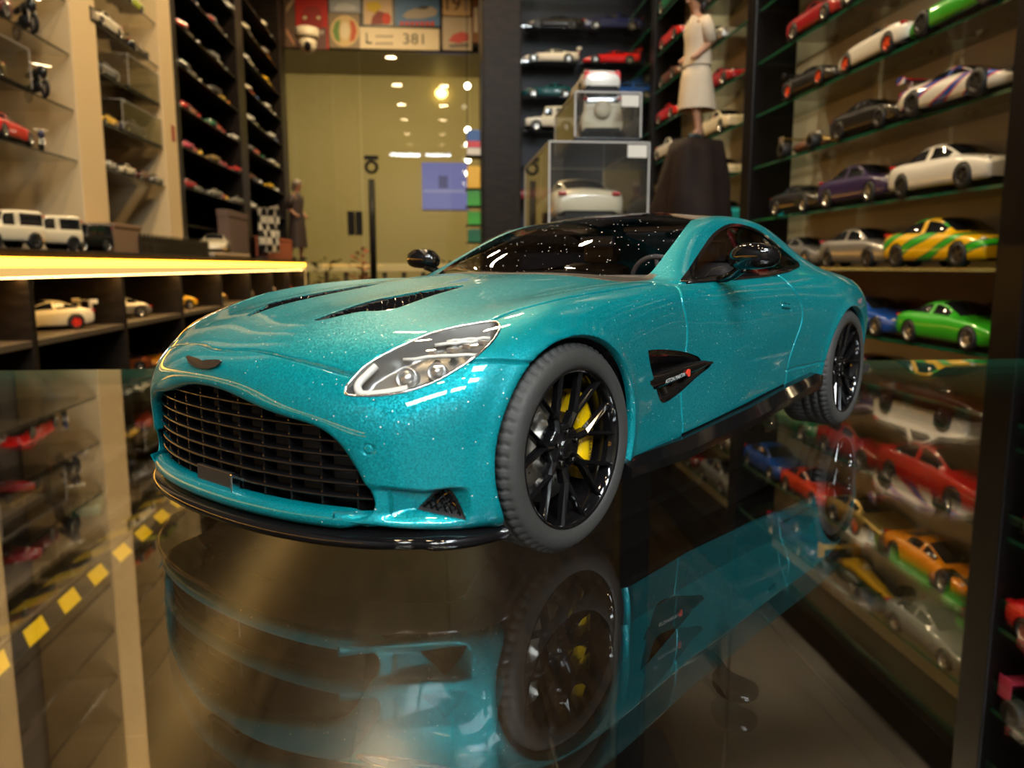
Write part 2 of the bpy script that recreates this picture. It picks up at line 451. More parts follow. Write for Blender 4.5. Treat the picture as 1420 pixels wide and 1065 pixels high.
def smooth_poly(P, closed=True, n=8, corners=()):
    P = np.asarray(P, float); m = len(P); out = []
    rng = range(m) if closed else range(m - 1)
    for i in rng:
        p0 = P[(i - 1) % m] if closed or i > 0 else P[0]; p1 = P[i]; p2 = P[(i + 1) % m]
        p3 = P[(i + 2) % m] if closed or i < m - 2 else P[-1]
        if i in corners: p0 = p1
        if (i + 1) % m in corners: p3 = p2
        for k in range(n):
            t = k / n
            out.append(.5 * ((2 * p1) + (-p0 + p2) * t + (2 * p0 - 5 * p1 + 4 * p2 - p3) * t * t + (-p0 + 3 * p1 - 3 * p2 + p3) * t ** 3))
    if not closed: out.append(P[-1])
    return np.array(out)
def poly_dist(Q, P, closed=True):
    """distance of points Q to the outline P, negative inside when closed"""
    res = np.full(len(Q), 1e9); ins = np.zeros(len(Q), bool)
    m = len(P)
    for i in range(m if closed else m - 1):
        a = P[i]; b = P[(i + 1) % m]; ab = b - a; L = ab @ ab
        if L < 1e-14: continue
        t = np.clip(((Q - a) @ ab) / L, 0, 1)
        res = np.minimum(res, ((Q - a - t[:, None] * ab) ** 2).sum(1))
        if closed and a[1] != b[1]:
            cr = ((a[1] > Q[:, 1]) != (b[1] > Q[:, 1]))
            xi = a[0] + (Q[:, 1] - a[1]) / (b[1] - a[1]) * ab[0]
            ins ^= cr & (Q[:, 0] < xi)
    res = np.sqrt(res)
    return np.where(ins, -res, res) if closed else res

SIDE = np.array([[1, 0, 0], [0, 0, 1.0]]); TOP = np.array([[1, 0, 0], [0, 1.0, 0]])
def plane_of(P):
    P = np.asarray(P); c = P.mean(0); u, s_, vt = np.linalg.svd(P - c)
    return vt[:2]
F3 = {
 'headlight': [(0.664, 0.591, 0.595), (0.655, 0.578, 0.617), (0.604, 0.588, 0.664), (0.555, 0.606, 0.696), (0.488, 0.638, 0.729), (0.402, 0.671, 0.762), (0.319, 0.708, 0.783), (0.247, 0.758, 0.797), (0.211, 0.795, 0.801), (0.225, 0.829, 0.789), (0.253, 0.847, 0.772), (0.303, 0.86, 0.743), (0.374, 0.856, 0.703), (0.436, 0.832, 0.667), (0.491, 0.796, 0.634), (0.551, 0.743, 0.607), (0.604, 0.684, 0.595), (0.636, 0.639, 0.592)],
 'vent': [(-0.496, 0.963, 0.66), (-0.621, 0.951, 0.653), (-0.825, 0.936, 0.628), (-0.972, 0.934, 0.594), (-1.02, 0.935, 0.569), (-1.118, 0.938, 0.559), (-1.083, 0.937, 0.533), (-0.979, 0.934, 0.503), (-0.839, 0.935, 0.458), (-0.692, 0.942, 0.43), (-0.628, 0.947, 0.447), (-0.569, 0.955, 0.527), (-0.521, 0.962, 0.596)],
 'dlo': [(-1.008, 0.81, 0.912), (-1.375, 0.715, 1.053), (-1.612, 0.665, 1.142), (-1.83, 0.632, 1.195), (-2.012, 0.621, 1.207), (-2.251, 0.623, 1.188), (-2.46, 0.647, 1.125), (-2.575, 0.686, 1.058), (-2.62, 0.754, 1.002), (-2.5, .79, .972), (-2.221, 0.824, 0.951), (-1.886, 0.846, 0.932), (-1.39, 0.847, 0.921), (-1.094, 0.837, 0.911)],
 'intake': [(0.568, 0.791, 0.23), (0.55, 0.812, 0.258), (0.52, 0.84, 0.298), (0.51, 0.849, 0.303), (0.488, 0.867, 0.286), (0.47, 0.881, 0.246), (0.453, 0.887, 0.203), (0.512, 0.84, 0.215)],
 'hoodvent': [(0.486, 0.197, 0.794), (0.341, 0.201, 0.83), (0.208, 0.191, 0.854), (0.041, 0.203, 0.875), (-0.116, 0.221, 0.893), (-0.221, 0.254, 0.905), (-0.169, 0.29, 0.898), (0.009, 0.327, 0.874), (0.176, 0.366, 0.848), (0.262, 0.375, 0.832), (0.317, 0.346, 0.825), (0.354, 0.294, 0.822), (0.426, 0.258, 0.807), (0.479, 0.226, 0.795)],
 'door': [(-0.9, .86, 0.905), (-0.852, .9, 0.837), (-0.872, .9, 0.734), (-0.868, .9, 0.646), (-0.847, .9, 0.571), (-0.832, .9, 0.497), (-0.834, .9, 0.418), (-0.856, .9, 0.262), (-1.24, .9, .285), (-1.65, .9, .317), (-2.02, .9, 0.350), (-2.026, .9, 0.476), (-2.077, .9, 0.577), (-2.143, .9, 0.675), (-2.149, .9, 0.772), (-2.091, .9, 0.864), (-2.085, .85, 0.935), (-1.6, .85, .93), (-1.2, .85, .918)],
}
def front_half():
    P, s_, v_ = grid(520, 190)
    ns, nv, _ = P.shape
    idx = np.arange(ns * nv).reshape(ns, nv)
    q = np.stack([idx[:-1, :-1], idx[:-1, 1:], idx[1:, 1:], idx[1:, :-1]], -1).reshape(-1, 4)
    F = np.concatenate([q[:, [0, 1, 2]], q[:, [0, 2, 3]]])
    du = np.gradient(P, axis=0); dv = np.gradient(P, axis=1)
    N = np.cross(dv, du); N /= np.linalg.norm(N, axis=2, keepdims=True) + 1e-12
    V = P.reshape(-1, 3); N = N.reshape(-1, 3)
    m = (V[:, 0] < 0) & (V[:, 0] > -2.5) & (V[:, 2] > .4) & (V[:, 2] < .7)
    if (N[m] * np.array([0, 1, 0])).sum() < 0: N = -N; F = F[:, ::-1]
    # scooped channel that feeds the corner intake, under a crisp crease
    z0 = .318 - .02 * np.clip((V[:, 0] - .5) / .15, 0, 1) + .03 * np.clip((V[:, 0] - .55) / .1, 0, 1)
    below = np.clip((z0 - V[:, 2]) / .028, 0, 1); low = np.clip((V[:, 2] - .185) / .05, 0, 1)
    fx = np.clip((V[:, 0] - .44) / .06, 0, 1) * np.clip((.675 - V[:, 0]) / .09, 0, 1)
    sm = lambda t: t * t * (3 - 2 * t)
    amt = .050 * sm(below) * sm(low) * sm(fx) * (V[:, 1] > .5)
    # wheel-arch flare
    for cx, cz, r in ((0, .365, .388), (-2.885, .365, .378)):
        dd = np.hypot(V[:, 0] - cx, V[:, 2] - cz) - r
        amt -= .010 * np.exp(-(dd / .03) ** 2) * (V[:, 1] > .7)
    # hood crease beside the vents and a power bulge
    V = V - N * amt[:, None]
    return V, N, F

def build_body():
    V, N, F = front_half()
    cols = {}
    def closed(name, pts, A, mask, corners=(), n=6, raw=False):
        P3 = np.asarray(pts, float)
        P2 = P3 @ A.T if P3.shape[1] == 3 else P3
        P2 = P2 if raw else smooth_poly(P2, True, n, corners)
        d = np.full(len(V), 1.0)
        d[mask] = poly_dist(V[mask] @ A.T, P2)
        cols[name] = np.clip(d, -1, 1)
    x, y, z = V.T
    for nm, cx, r in (('archf', 0, .388), ('archr', -2.885, .378)):
        cols[nm] = np.where((y > .45) & (z < .9), np.hypot(x - cx, z - .365) - r, 1.0)
    closed('hl', F3['headlight'], plane_of(F3['headlight']), (x > .1) & (y > .45) & (z > .5), corners=(1,))
    closed('vent', F3['vent'], SIDE, (y > .6) & (x < -.3) & (x > -1.4), corners=(0, 5))
    closed('dlo', F3['dlo'], SIDE, (y > .3) & (z > .8) & (x < -.7) & (x > -3.0), corners=(0, 8))
    closed('intake', F3['intake'], plane_of(F3['intake']), (x > .3) & (y > .55) & (z < .45), corners=(0, 6), n=5)
    closed('hoodvent', F3['hoodvent'], TOP, (z > .7) & (x > -.5) & (x < .7), corners=(0, 5))
    closed('door', F3['door'], SIDE, (y > .55) & (x < -.6) & (x > -2.5), corners=(0, 7, 10, 16), n=5)
    half = [(.735, .05), (.716, .15), (.691, .337), (.642, .529), (.612, .590), (.555, .606), (.488, .638), (.402, .671), (.319, .708), (.247, .758), (.205, .782), (.103, .792), (-.028, .833), (-.21, .857), (-.448, .86), (-.74, .838), (-.80, .77), (-.775, .6), (-.735, .4), (-.71, .2), (-.70, .05)]
    hood = half + [(a, -b) for a, b in half[::-1]]
    closed('hood', np.array(hood), TOP, (z > .625), n=4)
    wsh = [(-.80, .04), (-.82, .3), (-.875, .5), (-.965, .65), (-1.03, .665), (-1.189, .645), (-1.409, .605), (-1.62, .55), (-1.60, .45), (-1.565, .3), (-1.545, .04)]
    ws = wsh + [(a, -b) for a, b in wsh[::-1]]
    closed('ws', np.array(ws), TOP, (z > .85), n=4, corners=(3, 7, 14, 18))
    rfh = [(-1.50, .04), (-1.52, .3), (-1.56, .45), (-1.60, .545), (-1.8, .535), (-2.15, .51), (-2.5, .50), (-2.62, .47), (-2.64, .04)]
    closed('roof', np.array(rfh + [(a, -b) for a, b in rfh[::-1]]), TOP, (z > 1.0), n=4, corners=(3, 7, 10, 14))
    rwh = [(-2.66, .04), (-2.64, .46), (-2.9, .46), (-3.2, .42), (-3.36, .34), (-3.40, .04)]
    closed('rw', np.array(rwh + [(a, -b) for a, b in rwh[::-1]]), TOP, (z > .95), n=4)
    bump = [(1.2, -.2), (1.2, 1.2), (.43, 1.2), (.405, .693), (.327, .691), (.246, .682), (.10, .665), (.10, -.2)]
    closed('bump', np.array(bump), SIDE, x > -.3, raw=True)
    hx, hz = -1.943, .772
    rr = [(hx + sx * .058 * (1 if k else .86), hz + sz * .013 * (.7 if k else 1) + sx * .006) for sx, sz, k in ((1, -1, 0), (1, -1, 1), (1, 1, 1), (1, 1, 0), (-1, 1, 0), (-1, 1, 1), (-1, -1, 1), (-1, -1, 0))]
    closed('handle', np.array(rr), SIDE, (y > .8) & (x < -1.7) & (x > -2.2), n=3)
    rbl = np.array([(-2.004, .427), (-2.299, .431), (-2.55, .427)])
    d = np.full(len(V), 1.0); mk = (y > .8) & (x < -1.7) & (x > -2.9) & (z < .7)
    d[mk] = poly_dist(V[mk] @ SIDE.T, rbl, False); cols['rb'] = d
    tow = np.array((.657, .675, .434)); cols['tow'] = np.linalg.norm(V - tow, axis=1) - .016
    sen = np.array((.343, .949, .474)); cols['sens'] = np.linalg.norm(V - sen, axis=1) - .013
    names = list(cols); M = dict(V=V, N=N, D=np.stack([cols[k] for k in names], 1), F=F)
    ci = {k: i for i, k in enumerate(names)}
    def cut(k, lv):
        nonlocal M
        M = split(M, M['D'][:, ci[k]], lv)
    W = .0085
    for k in ('archf', 'archr', 'hl', 'vent', 'intake', 'hoodvent', 'ws', 'roof', 'rw', 'dlo'): cut(k, 0)
    cut('dlo', -.016); cut('hl', -.012)
    for k in ('hood', 'door', 'bump'):
        for lv in (-W, -W / 2, 0, W / 2, W): cut(k, lv)
    for k in ('handle', 'tow', 'sens'):
        for lv in (-.005, 0, .005): cut(k, lv)
    for lv in (W / 2, W): cut('rb', lv)
    V, N, D, F = M['V'], M['N'], M['D'], M['F']
    N = N / (np.linalg.norm(N, axis=1, keepdims=True) + 1e-12)
    g = lambda k: D[:, ci[k]]
    disp = np.zeros(len(V))
    gr = lambda d, w: np.where(np.abs(d) < w, (1 - (d / w) ** 2) ** 2, 0)
    open_ = (g('hl') > .004) & (g('vent') > 0)
    disp -= .011 * gr(g('hood'), W) * open_
    disp -= .011 * gr(g('door'), W) * (g('dlo') > 0) * open_
    disp -= .009 * gr(g('bump'), W) * (g('hood') > W) * open_ * (V[:, 0] < .42)
    disp -= .007 * gr(g('rb'), W)
    disp -= .010 * gr(g('handle'), .005); disp += .008 * np.clip(-g('handle') / .01, 0, 1)
    disp -= .008 * gr(g('tow'), .005); disp += .005 * np.clip(-g('sens') / .01, 0, 1)
    V = V + N * disp[:, None]
    fc = D[F].mean(1); c = {k: fc[:, ci[k]] for k in names}
    X, Y, Z = V[F].mean(1).T
    reg = np.full(len(F), 0)
    RN = ['quarter_panel', 'front_fender', 'front_bumper', 'door', 'roof', 'rear_window', 'cowl', 'hood', 'windshield', 'window_trim', 'side_window', 'headlight_lens', 'vent', 'intake', 'hood_vent', 'gone']
    R_ = {k: i for i, k in enumerate(RN)}
    reg[X > -.875] = R_['front_fender']
    reg[(c['bump'] < 0)] = R_['front_bumper']
    reg[c['door'] < 0] = R_['door']
    reg[(X < -.6) & (X > -1.02) & (Y < .70) & (Z > .87)] = R_['cowl']
    reg[c['roof'] < 0] = R_['roof']; reg[c['rw'] < 0] = R_['rear_window']
    reg[c['hood'] < 0] = R_['hood']
    reg[c['ws'] < 0] = R_['windshield']
    reg[c['dlo'] < 0] = R_['window_trim']; reg[c['dlo'] < -.016] = R_['side_window']
    reg[c['hl'] < 0] = R_['headlight_lens']
    reg[c['vent'] < 0] = R_['vent']; reg[c['intake'] < 0] = R_['intake']; reg[c['hoodvent'] < 0] = R_['hood_vent']
    reg[(c['archf'] < 0) | (c['archr'] < 0)] = R_['gone']
    return V, N, D, F, reg, RN, ci

def sub(V, F, extra=()):
    u, inv = np.unique(F, return_inverse=True)
    return (V[u], inv.reshape(F.shape)) + tuple(e[u] for e in extra)
def both(V, F):
    """left patch plus its mirror image, welded along the centre line"""
    n = len(V); mid = np.abs(V[:, 1]) < 1e-5
    mp = np.arange(n) + n; mp[mid] = np.where(mid)[0]
    V2 = np.concatenate([V, V * [1, -1, 1]]); F2 = np.concatenate([F, mp[F[:, ::-1]]])
    V3, F3_ = sub(V2, F2)
    return V3, F3_
def border(F):
    E = np.concatenate([F[:, [0, 1]], F[:, [1, 2]], F[:, [2, 0]]])
    S = np.sort(E, 1); key = S[:, 0].astype(np.int64) * (F.max() + 1) + S[:, 1]
    u, i, cnt = np.unique(key, return_index=True, return_counts=True)
    return E[i[cnt == 1]]
def pan(V, F, inner):
    """patch moved to inner, joined to its old border by walls"""
    n = len(V); B = border(F)
    W_ = np.concatenate([np.stack([B[:, 0], B[:, 1], B[:, 1] + n], 1), np.stack([B[:, 0], B[:, 1] + n, B[:, 0] + n], 1)])
    return np.concatenate([V, inner]), np.concatenate([W_, F + n])
def flange(V, N, F, depth, sel=None):
    """turn the free border inwards"""
    B = border(F)
    if sel is not None:
        B = B[sel[B[:, 0]] & sel[B[:, 1]]]
    if not len(B): return V, F
    n = len(V)
    V2 = np.concatenate([V, V - N * depth])
    F2 = np.concatenate([F, np.stack([B[:, 1], B[:, 0], B[:, 0] + n], 1), np.stack([B[:, 1], B[:, 0] + n, B[:, 1] + n], 1)])
    return sub(V2, F2)

def build_hero():
    TEAL = flake_paint('teal metallic paint', (.0, .232, .272))
    GB = mat('gloss black', (.005, .0045, .005), .07, coat=.0, spec=.5)
    SAT = mat('satin black', (.012, .012, .013), .42)
    DARK = mat('matt black', (.004, .004, .004), .7)
    GLASS = thin_glass('car glass', (.76, .74, .72), f0=.05, dust=.03, dust_scale=1800)
    SGLASS = thin_glass('dark side glass', (.42, .40, .40), f0=.06)
    LENS = thin_glass('lamp glass', (.96, .96, .96), f0=.06)
    CHROME = mat('chrome', (.85, .85, .84), .12, 1.0)
    SILV = mat('lamp silver', (.55, .54, .52), .28, .8)
    WHITE = mat('lamp white', (.82, .80, .74), .3)
    YEL = mat('caliper yellow', (.85, .52, .0), .3, coat=.5)
    GREY = mat('interior grey', (.16, .15, .15), .5)
    RUB = mat('tyre rubber', (.036, .035, .033), .62, noise=.25, nscale=900)
    DISC = mat('brake steel', (.55, .52, .46), .3, 1.0)
    th = math.radians(225.0)
    root = empty('model_car', (-.0125, .1837, GT), th)
    tag(root, 'large teal metallic grand tourer model car with black roof on the glass table', 'model car')
    def part(name, V, F, m, parent=root, smooth=True, label=None):
        o = link(name, np_mesh(name, np.asarray(V) * KS, F, m, smooth), parent)
        if label: o['label'] = label
        return o
    def mbp(mb, name, m, parent=root, label=None):
        mb.v = [(a * KS, b * KS, c_ * KS) for a, b, c_ in mb.v]
        o = mb.build(name, m, parent)
        if label: o['label'] = label
        return o
    V, N, D, F, reg, RN, ci = build_body()
    P = {}
    for i, nm in enumerate(RN):
        f = F[reg == i]
        if len(f): P[nm] = sub(V, f, (N, D))
    for nm in ('hood', 'front_bumper', 'roof', 'windshield', 'rear_window', 'cowl'):
        v, f, n, d = P[nm]
        m = {'hood': TEAL, 'front_bumper': TEAL, 'roof': GB, 'windshield': GLASS, 'rear_window': SGLASS, 'cowl': SAT}[nm]
        if nm == 'front_bumper':
            v, f = flange(v, n, f, .03)[:2]
        elif nm == 'hood':
            v, f = flange(v, n, f, .02, np.abs(d[:, ci['hoodvent']]) < 1e-4)[:2]
        v, f = both(v, f)
        o = part(nm, v, f, m)
        if nm == 'roof': o['label'] = 'gloss black roof'
        if nm == 'hood': hood = o
        if nm == 'front_bumper': bumper = o
    mir = np.array([1, -1, 1])
    for sg in (1, -1):
        def S_(v): return v if sg == 1 else v * mir
        def SF(f): return f if sg == 1 else f[:, ::-1]
        objs = {}
        for nm, m in (('quarter_panel', TEAL), ('front_fender', TEAL), ('door', TEAL), ('window_trim', GB), ('side_window', SGLASS)):
            v, f, n, d = P[nm]
            if nm == 'window_trim':
                v = v + n * .004
            if nm == 'side_window':
                v = v - n * .004
            if nm in ('quarter_panel', 'front_fender'):
                k = 'archr' if nm == 'quarter_panel' else 'archf'
                v, f = flange(v, n, f, .035, np.abs(d[:, ci[k]]) < .004)[:2]
            elif nm == 'door':
                pass
            objs[nm] = part(nm, S_(v), SF(f), m, objs.get('door', root) if nm in ('window_trim', 'side_window') else root)
        # lamps
        v, f, n, d = P['headlight_lens']
        hl = -d[:, ci['hl']]
        lamp = part('headlight', S_(pan(v, f, v - n * (np.clip(hl * 2.0, 0, .062))[:, None])[0]), SF(pan(v, f, v)[1]), mat('lamp housing', (.30, .29, .275), .32, .7))
        part('lens', S_(v + n * .003), SF(f), LENS, lamp)
        A = plane_of(F3['headlight']); P2 = smooth_poly(np.asarray(F3['headlight']) @ A.T, True, 6, (1,))
        rim = [np.asarray(p) for p in F3['headlight']]
        rim3 = smooth_poly(np.array(rim), True, 4, (1,))
        mb = MB(); mb.sm = True; mb.tube([S_(p) for p in np.vstack([rim3, rim3[:1]])], .0045, 6, False); mbp(mb, 'lens_rim', CHROME, lamp)
        def on(p, inset):
            p = np.array(p); i = ((v - p) ** 2).sum(1).argmin(); return v[i] - n[i] * inset
        drl = [on(p, .016) for p in ((.57, .612, .683), (.60, .603, .66), (.633, .604, .628), (.643, .622, .607), (.622, .658, .602), (.59, .695, .607), (.55, .735, .617))]
        mb = MB(); mb.sm = True; mb.tube([S_(p) for p in smooth_poly(np.array(drl), False, 5)], .013, 8); mbp(mb, 'running_light', WHITE, lamp)
        for p, r in (((.538, .71, .656), .028), ((.468, .776, .680), .024)):
            q = on(p, .045); nn = np.array([.82, .42, .30]); nn /= np.linalg.norm(nn)
            mb = MB(); mb.sm = True
            ax = Vector(nn); rot = ax.to_track_quat('Z', 'Y').to_matrix()
            mm = MB(); mm.sm = True; mm.lathe([(r * 1.25, -.03), (r * 1.25, .012), (r * 1.05, .012), (r, .0), (r * .92, .012), (r * .6, .022), (.0005, .026)], 20)
            mb.add([S_(np.array(rot @ Vector(p_)) + q) for p_ in mm.v], mm.f if sg == 1 else [t[::-1] for t in mm.f])
            mbp(mb, 'projector', SILV, lamp)
        for a, b in (((.507, .662, .71), (.345, .850, .725)), ((.40, .70, .752), (.30, .80, .765)), ((.36, .72, .762), (.262, .825, .778))):
            pts = [on(np.array(a) + (np.array(b) - np.array(a)) * t, .03) for t in np.linspace(0, 1, 7)]
            mb = MB(); mb.sm = True; mb.tube([S_(p) for p in pts], .0065, 6); mbp(mb, 'light_bar', WHITE, lamp)
        for k in range(4):
            a = np.array((.43 - k * .045, .735 + k * .03, .735 + k * .012)); q = on(a, .034)
            mb = MB(); mb.bev(S_(q) - np.array([.016, .016, .008]), S_(q) + np.array([.016, .016, .008]), .004); mbp(mb, 'led_block', SILV, lamp)
        # side vent
        v, f, n, d = P['vent']; dv = -d[:, ci['vent']]
        inner = v - n * (np.clip(dv * .6, .008, .05))[:, None]
        pv, pf = pan(v, f, inner)
        vent = part('side_vent', S_(pv), SF(pf), GB, label='gloss black side vent')
        top = [(-.515, .955, .565), (-.60, .950, .560), (-.75, .942, .566), (-.90, .940, .572), (-1.02, .943, .572), (-1.10, .945, .560)]
        bot = [(-.535, .955, .50), (-.60, .955, .498), (-.75, .948, .512), (-.90, .945, .528), (-1.02, .945, .542), (-1.10, .945, .550)]
        mb = MB(); mb.sm = True
        L = [];
        for t, b in zip(top, bot):
            t = np.array(t); b = np.array(b); L += [t + [0, -.03, 0], t + [0, .0, 0], (t + b) / 2 + [0, .006, 0], b, b + [0, -.03, 0]]
        Fq = [(i * 5 + k, i * 5 + k + 1, i * 5 + k + 6, i * 5 + k + 5) for i in range(5) for k in range(4)]
        mb.add([S_(p) for p in L], Fq if sg == -1 else [q[::-1] for q in Fq]); strake = mbp(mb, 'strake', GB, vent)
        if sg == 1:
            tm = text_mesh('ASTON MARTIN', .023 * KS); tm.materials.append(mat('lettering white', (.8, .8, .78), .4))
            to = link('lettering', tm, vent); to.location = (-.735 * KS, .958 * KS, .526 * KS); to.rotation_euler = (PI / 2, math.radians(-5), PI)
            mb = MB(); mb.prism([(-.853 + .016 * math.cos(t) * (1 + .25 * math.cos(3 * t)), .952, .535 + .016 * math.sin(t)) for t in np.linspace(0, 2 * PI, 18, endpoint=False)], (0, .006, 0)); mbp(mb, 'emblem', mat('emblem red', (.85, .06, .03), .35), vent)
        # hood vent insert and corner intake
        for nm, pn, dep, par in (('hood_vent', 'hood_vent', .03, hood), ('intake', 'corner_intake', .05, bumper)):
            v, f, n, d = P[nm]; dv = -d[:, ci[{'hood_vent': 'hoodvent', 'intake': 'intake'}[nm]]]
            inner = v - n * (np.clip(dv * 1.0, .006, dep))[:, None]
            pv, pf = pan(v, f, inner)
            ins = part(pn, S_(pv), SF(pf), DARK, par)
            # honeycomb lattice of crossing bars in the opening
            c_ = v.mean(0); nn = n.mean(0); nn /= np.linalg.norm(nn)
            u, s_, vt = np.linalg.svd(v - c_); a1, a2 = vt[0], vt[1]
            Q = np.stack([(v - c_) @ a1, (v - c_) @ a2], 1)
            mb = MB(); step = .026 if nm == 'hood_vent' else .017
            for sdir in (1, -1):
                dirv = np.array([math.cos(.9), sdir * math.sin(.9)]); per = np.array([-dirv[1], dirv[0]])
                pr = Q @ per
                for o_ in np.arange(pr.min(), pr.max(), step):
                    near = np.abs(pr - o_) < step * .25
                    if near.sum() < 4: continue
                    w = dv > .006
                    near &= w
                    if near.sum() < 3: continue
                    al = (Q @ dirv)[near]; i0 = np.where(near)[0][al.argmin()]; i1 = np.where(near)[0][al.argmax()]
                    k = 5; pts = []
                    for t in np.linspace(0, 1, k):
                        tgt = al.min() + (al.max() - al.min()) * t
                        j = np.where(near)[0][np.abs((Q @ dirv)[near] - tgt).argmin()]
                        pts.append(S_(v[j] - n[j] * min(.012, dv[j])))
                    pts = [p for i, p in enumerate(pts) if i == 0 or np.linalg.norm(p - pts[i - 1]) > .004]
                    if len(pts) > 1: mb.tube(pts, .0032 if nm == 'intake' else .0052, 4, False)
            if mb.v: mbp(mb, 'mesh_insert', GB, ins)
        # door mirror
        mb = MB(); mb.sm = True
        prof = []
        for i, (yy, rx, rz, dx, dz) in enumerate(((.935, .018, .016, -.02, -.015), (.95, .042, .038, -.015, -.008), (.985, .062, .055, -.006, 0), (1.03, .070, .060, 0, .003), (1.09, .066, .057, .0, .004), (1.135, .052, .047, -.008, .002), (1.158, .028, .028, -.016, 0), (1.164, .004, .004, -.02, 0))):
            for k in range(20):
                t = 2 * PI * k / 20
                prof.append((-1.245 + dx + rx * np.sign(math.cos(t)) * abs(math.cos(t)) ** .8, yy, 1.022 + dz + rz * np.sign(math.sin(t)) * abs(math.sin(t)) ** .85))
        Fm = [(i * 20 + k, i * 20 + (k + 1) % 20, (i + 1) * 20 + (k + 1) % 20, (i + 1) * 20 + k) for i in range(7) for k in range(20)]
        Fm = [tuple(range(20))] + Fm
        mb.add([S_(np.array(p)) for p in prof], Fm if sg == 1 else [q[::-1] for q in Fm])
        mir_o = mbp(mb, 'door_mirror', GB, label='gloss black door mirror')
        mb = MB(); mb.sm = True
        mb.tube([S_(np.array(p)) for p in ((-1.30, .86, .918), (-1.30, .90, .925), (-1.285, .945, .942), (-1.265, .985, .968), (-1.25, 1.02, .985))], [.014, .02, .022, .024, .03], 10); mbp(mb, 'stalk', GB, mir_o)
        mb = MB(); mb.sm = True
        mb.tube([S_(np.array(p)) for p in ((-1.03, .846, .907), (-1.2, .850, .912), (-1.5, .860, .918), (-1.9, .852, .929), (-2.25, .828, .949), (-2.52, .790, .972))], .008, 6); mbp(mb, 'belt_strip', GB, objs['door'])
        # side skirt
        st = [(-.33, .935, .262, 1.003, .232, .196, .86), (-.8, .94, .262, 1.012, .222, .19, .86), (-1.5, .945, .305, 1.012, .258, .228, .86), (-2.0, .948, .352, 1.010, .305, .272, .87), (-2.36, .965, .385, 1.0, .335, .285, .88), (-2.48, .965, .36, .985, .33, .295, .9)]
        L = []
        for (x_, yi, zi, yo, zo, zb, yb) in st:
            L += [(x_, yi - .03, zi), (x_, yi + .02, zi - .006), (x_, yo, zo), (x_, yo, zb), (x_, yb, zb - .005)]
        Fq = [(i * 5 + k, i * 5 + k + 1, i * 5 + k + 6, i * 5 + k + 5) for i in range(5) for k in range(4)] + [(0, 4, 3, 2, 1), (25, 26, 27, 28, 29)]
        mb = MB(); L = [S_(np.array(p)) for p in L]
        for k in range(4):
            mb.sm = True; LL = []
            for i in range(6): LL += [L[i * 5 + k], L[i * 5 + k + 1]]
            FF = [(i * 2, i * 2 + 1, i * 2 + 3, i * 2 + 2) for i in range(5)]
            mb.add(LL, FF if sg == -1 else [q[::-1] for q in FF])
        mb.sm = False
        mb.add(L[:5], [(0, 4, 3, 2, 1)]); mb.add(L[25:], [(0, 1, 2, 3, 4)]); mbp(mb, 'side_skirt', GB)
        # wheels
        for cx, yo, cz, front in ((0, .985, .362, True), (-2.885, 1.0, .362, False)):
            build_wheel(root, cx, sg * yo, sg, front, RUB, GB, DISC, YEL, DARK)
            mb = MB(); mb.sm = True
            mb.lathe([(.40, sg * .93), (.40, sg * .60), (.02, sg * .60)], 40, 'y', (cx, 0, .365), -.35, PI + .35)
            mbp(mb, 'wheel_liner', DARK)
        # seats
        mb = MB(); mb.sm = True
        sy = sg * .36
        mb.bev((-2.05, sy - .22, .48), (-1.55, sy + .22, .62), .06); mb.bev((-2.22, sy - .22, .52), (-2.02, sy + .22, 1.0), .07)
        seat = mbp(mb, 'seat', GREY)
        mb = MB(); mb.bev((-2.24, sy - .12, 1.0), (-2.13, sy + .12, 1.12), .04); mbp(mb, 'headrest', GREY, seat)
    # lower lip of the grille
    mb = MB(); mb.sm = True
    ys = np.linspace(-.672, .672, 57); L = []
    for yv in ys:
        px = plan(yv); e = max(0, (abs(yv) - .585) / .087)
        for ox, z_ in ((-.055, .231), (-.02, .232), (-.002, .226), (.006, .210), (.005, .192), (-.006, .177), (-.05, .170)):
            L.append((px + ox * (1 - .6 * e) - .022 * e, yv, z_ + (.206 - z_) * e * .8))
    Fq = [(i * 7 + k, i * 7 + k + 1, i * 7 + k + 8, i * 7 + k + 7) for i in range(56) for k in range(6)]
    mb.add(L, [q[::-1] for q in Fq]); mbp(mb, 'grille_lip', TEAL, bumper)
    # grille
    grille = part('grille', [(plan(y_) - .16, y_, z_) for z_ in (.16, .62) for y_ in np.linspace(-.72, .72, 25)], [(i, i + 1, i + 26) for i in range(24)] + [(i, i + 26, i + 25) for i in range(24)], DARK)
    up = np.array([(0, .578), (.15, .566), (.30, .530), (.42, .508), (.515, .487), (.575, .445), (.612, .39), (.64, .33), (.655, .285), (.655, .25)])
    for z_ in (.268, .312, .356, .400, .444, .488, .532):
        ym = .655 if z_ < .285 else float(np.interp(-z_, -up[::-1][::-1][:, 1], up[:, 0])) + .02
        L = []; yy = np.linspace(-ym, ym, 41)
        for yv in yy:
            px = plan(yv)
            L += [(px - .085, yv, z_ + .004), (px - .040, yv, z_ + .005), (px - .036, yv, z_), (px - .040, yv, z_ - .005), (px - .085, yv, z_ - .004)]
        Fq = [(i * 5 + k, i * 5 + k + 1, i * 5 + k + 6, i * 5 + k + 5) for i in range(40) for k in range(4)]
        mb = MB(); mb.sm = True; mb.add(L, Fq); mbp(mb, 'slat', GB, grille)
    for yv in (-.60, -.48, -.36, -.24, -.12, .0, .12, .24, .36, .48, .60):
        zt = float(np.interp(abs(yv), up[:, 0][:9], up[:, 1][:9]))
        px = plan(yv)
        mb = MB(); mb.bev((px - .10, yv - .0045, .222), (px - .050, yv + .0045, zt - .01), .003); mbp(mb, 'vertical_slat', GB, grille)
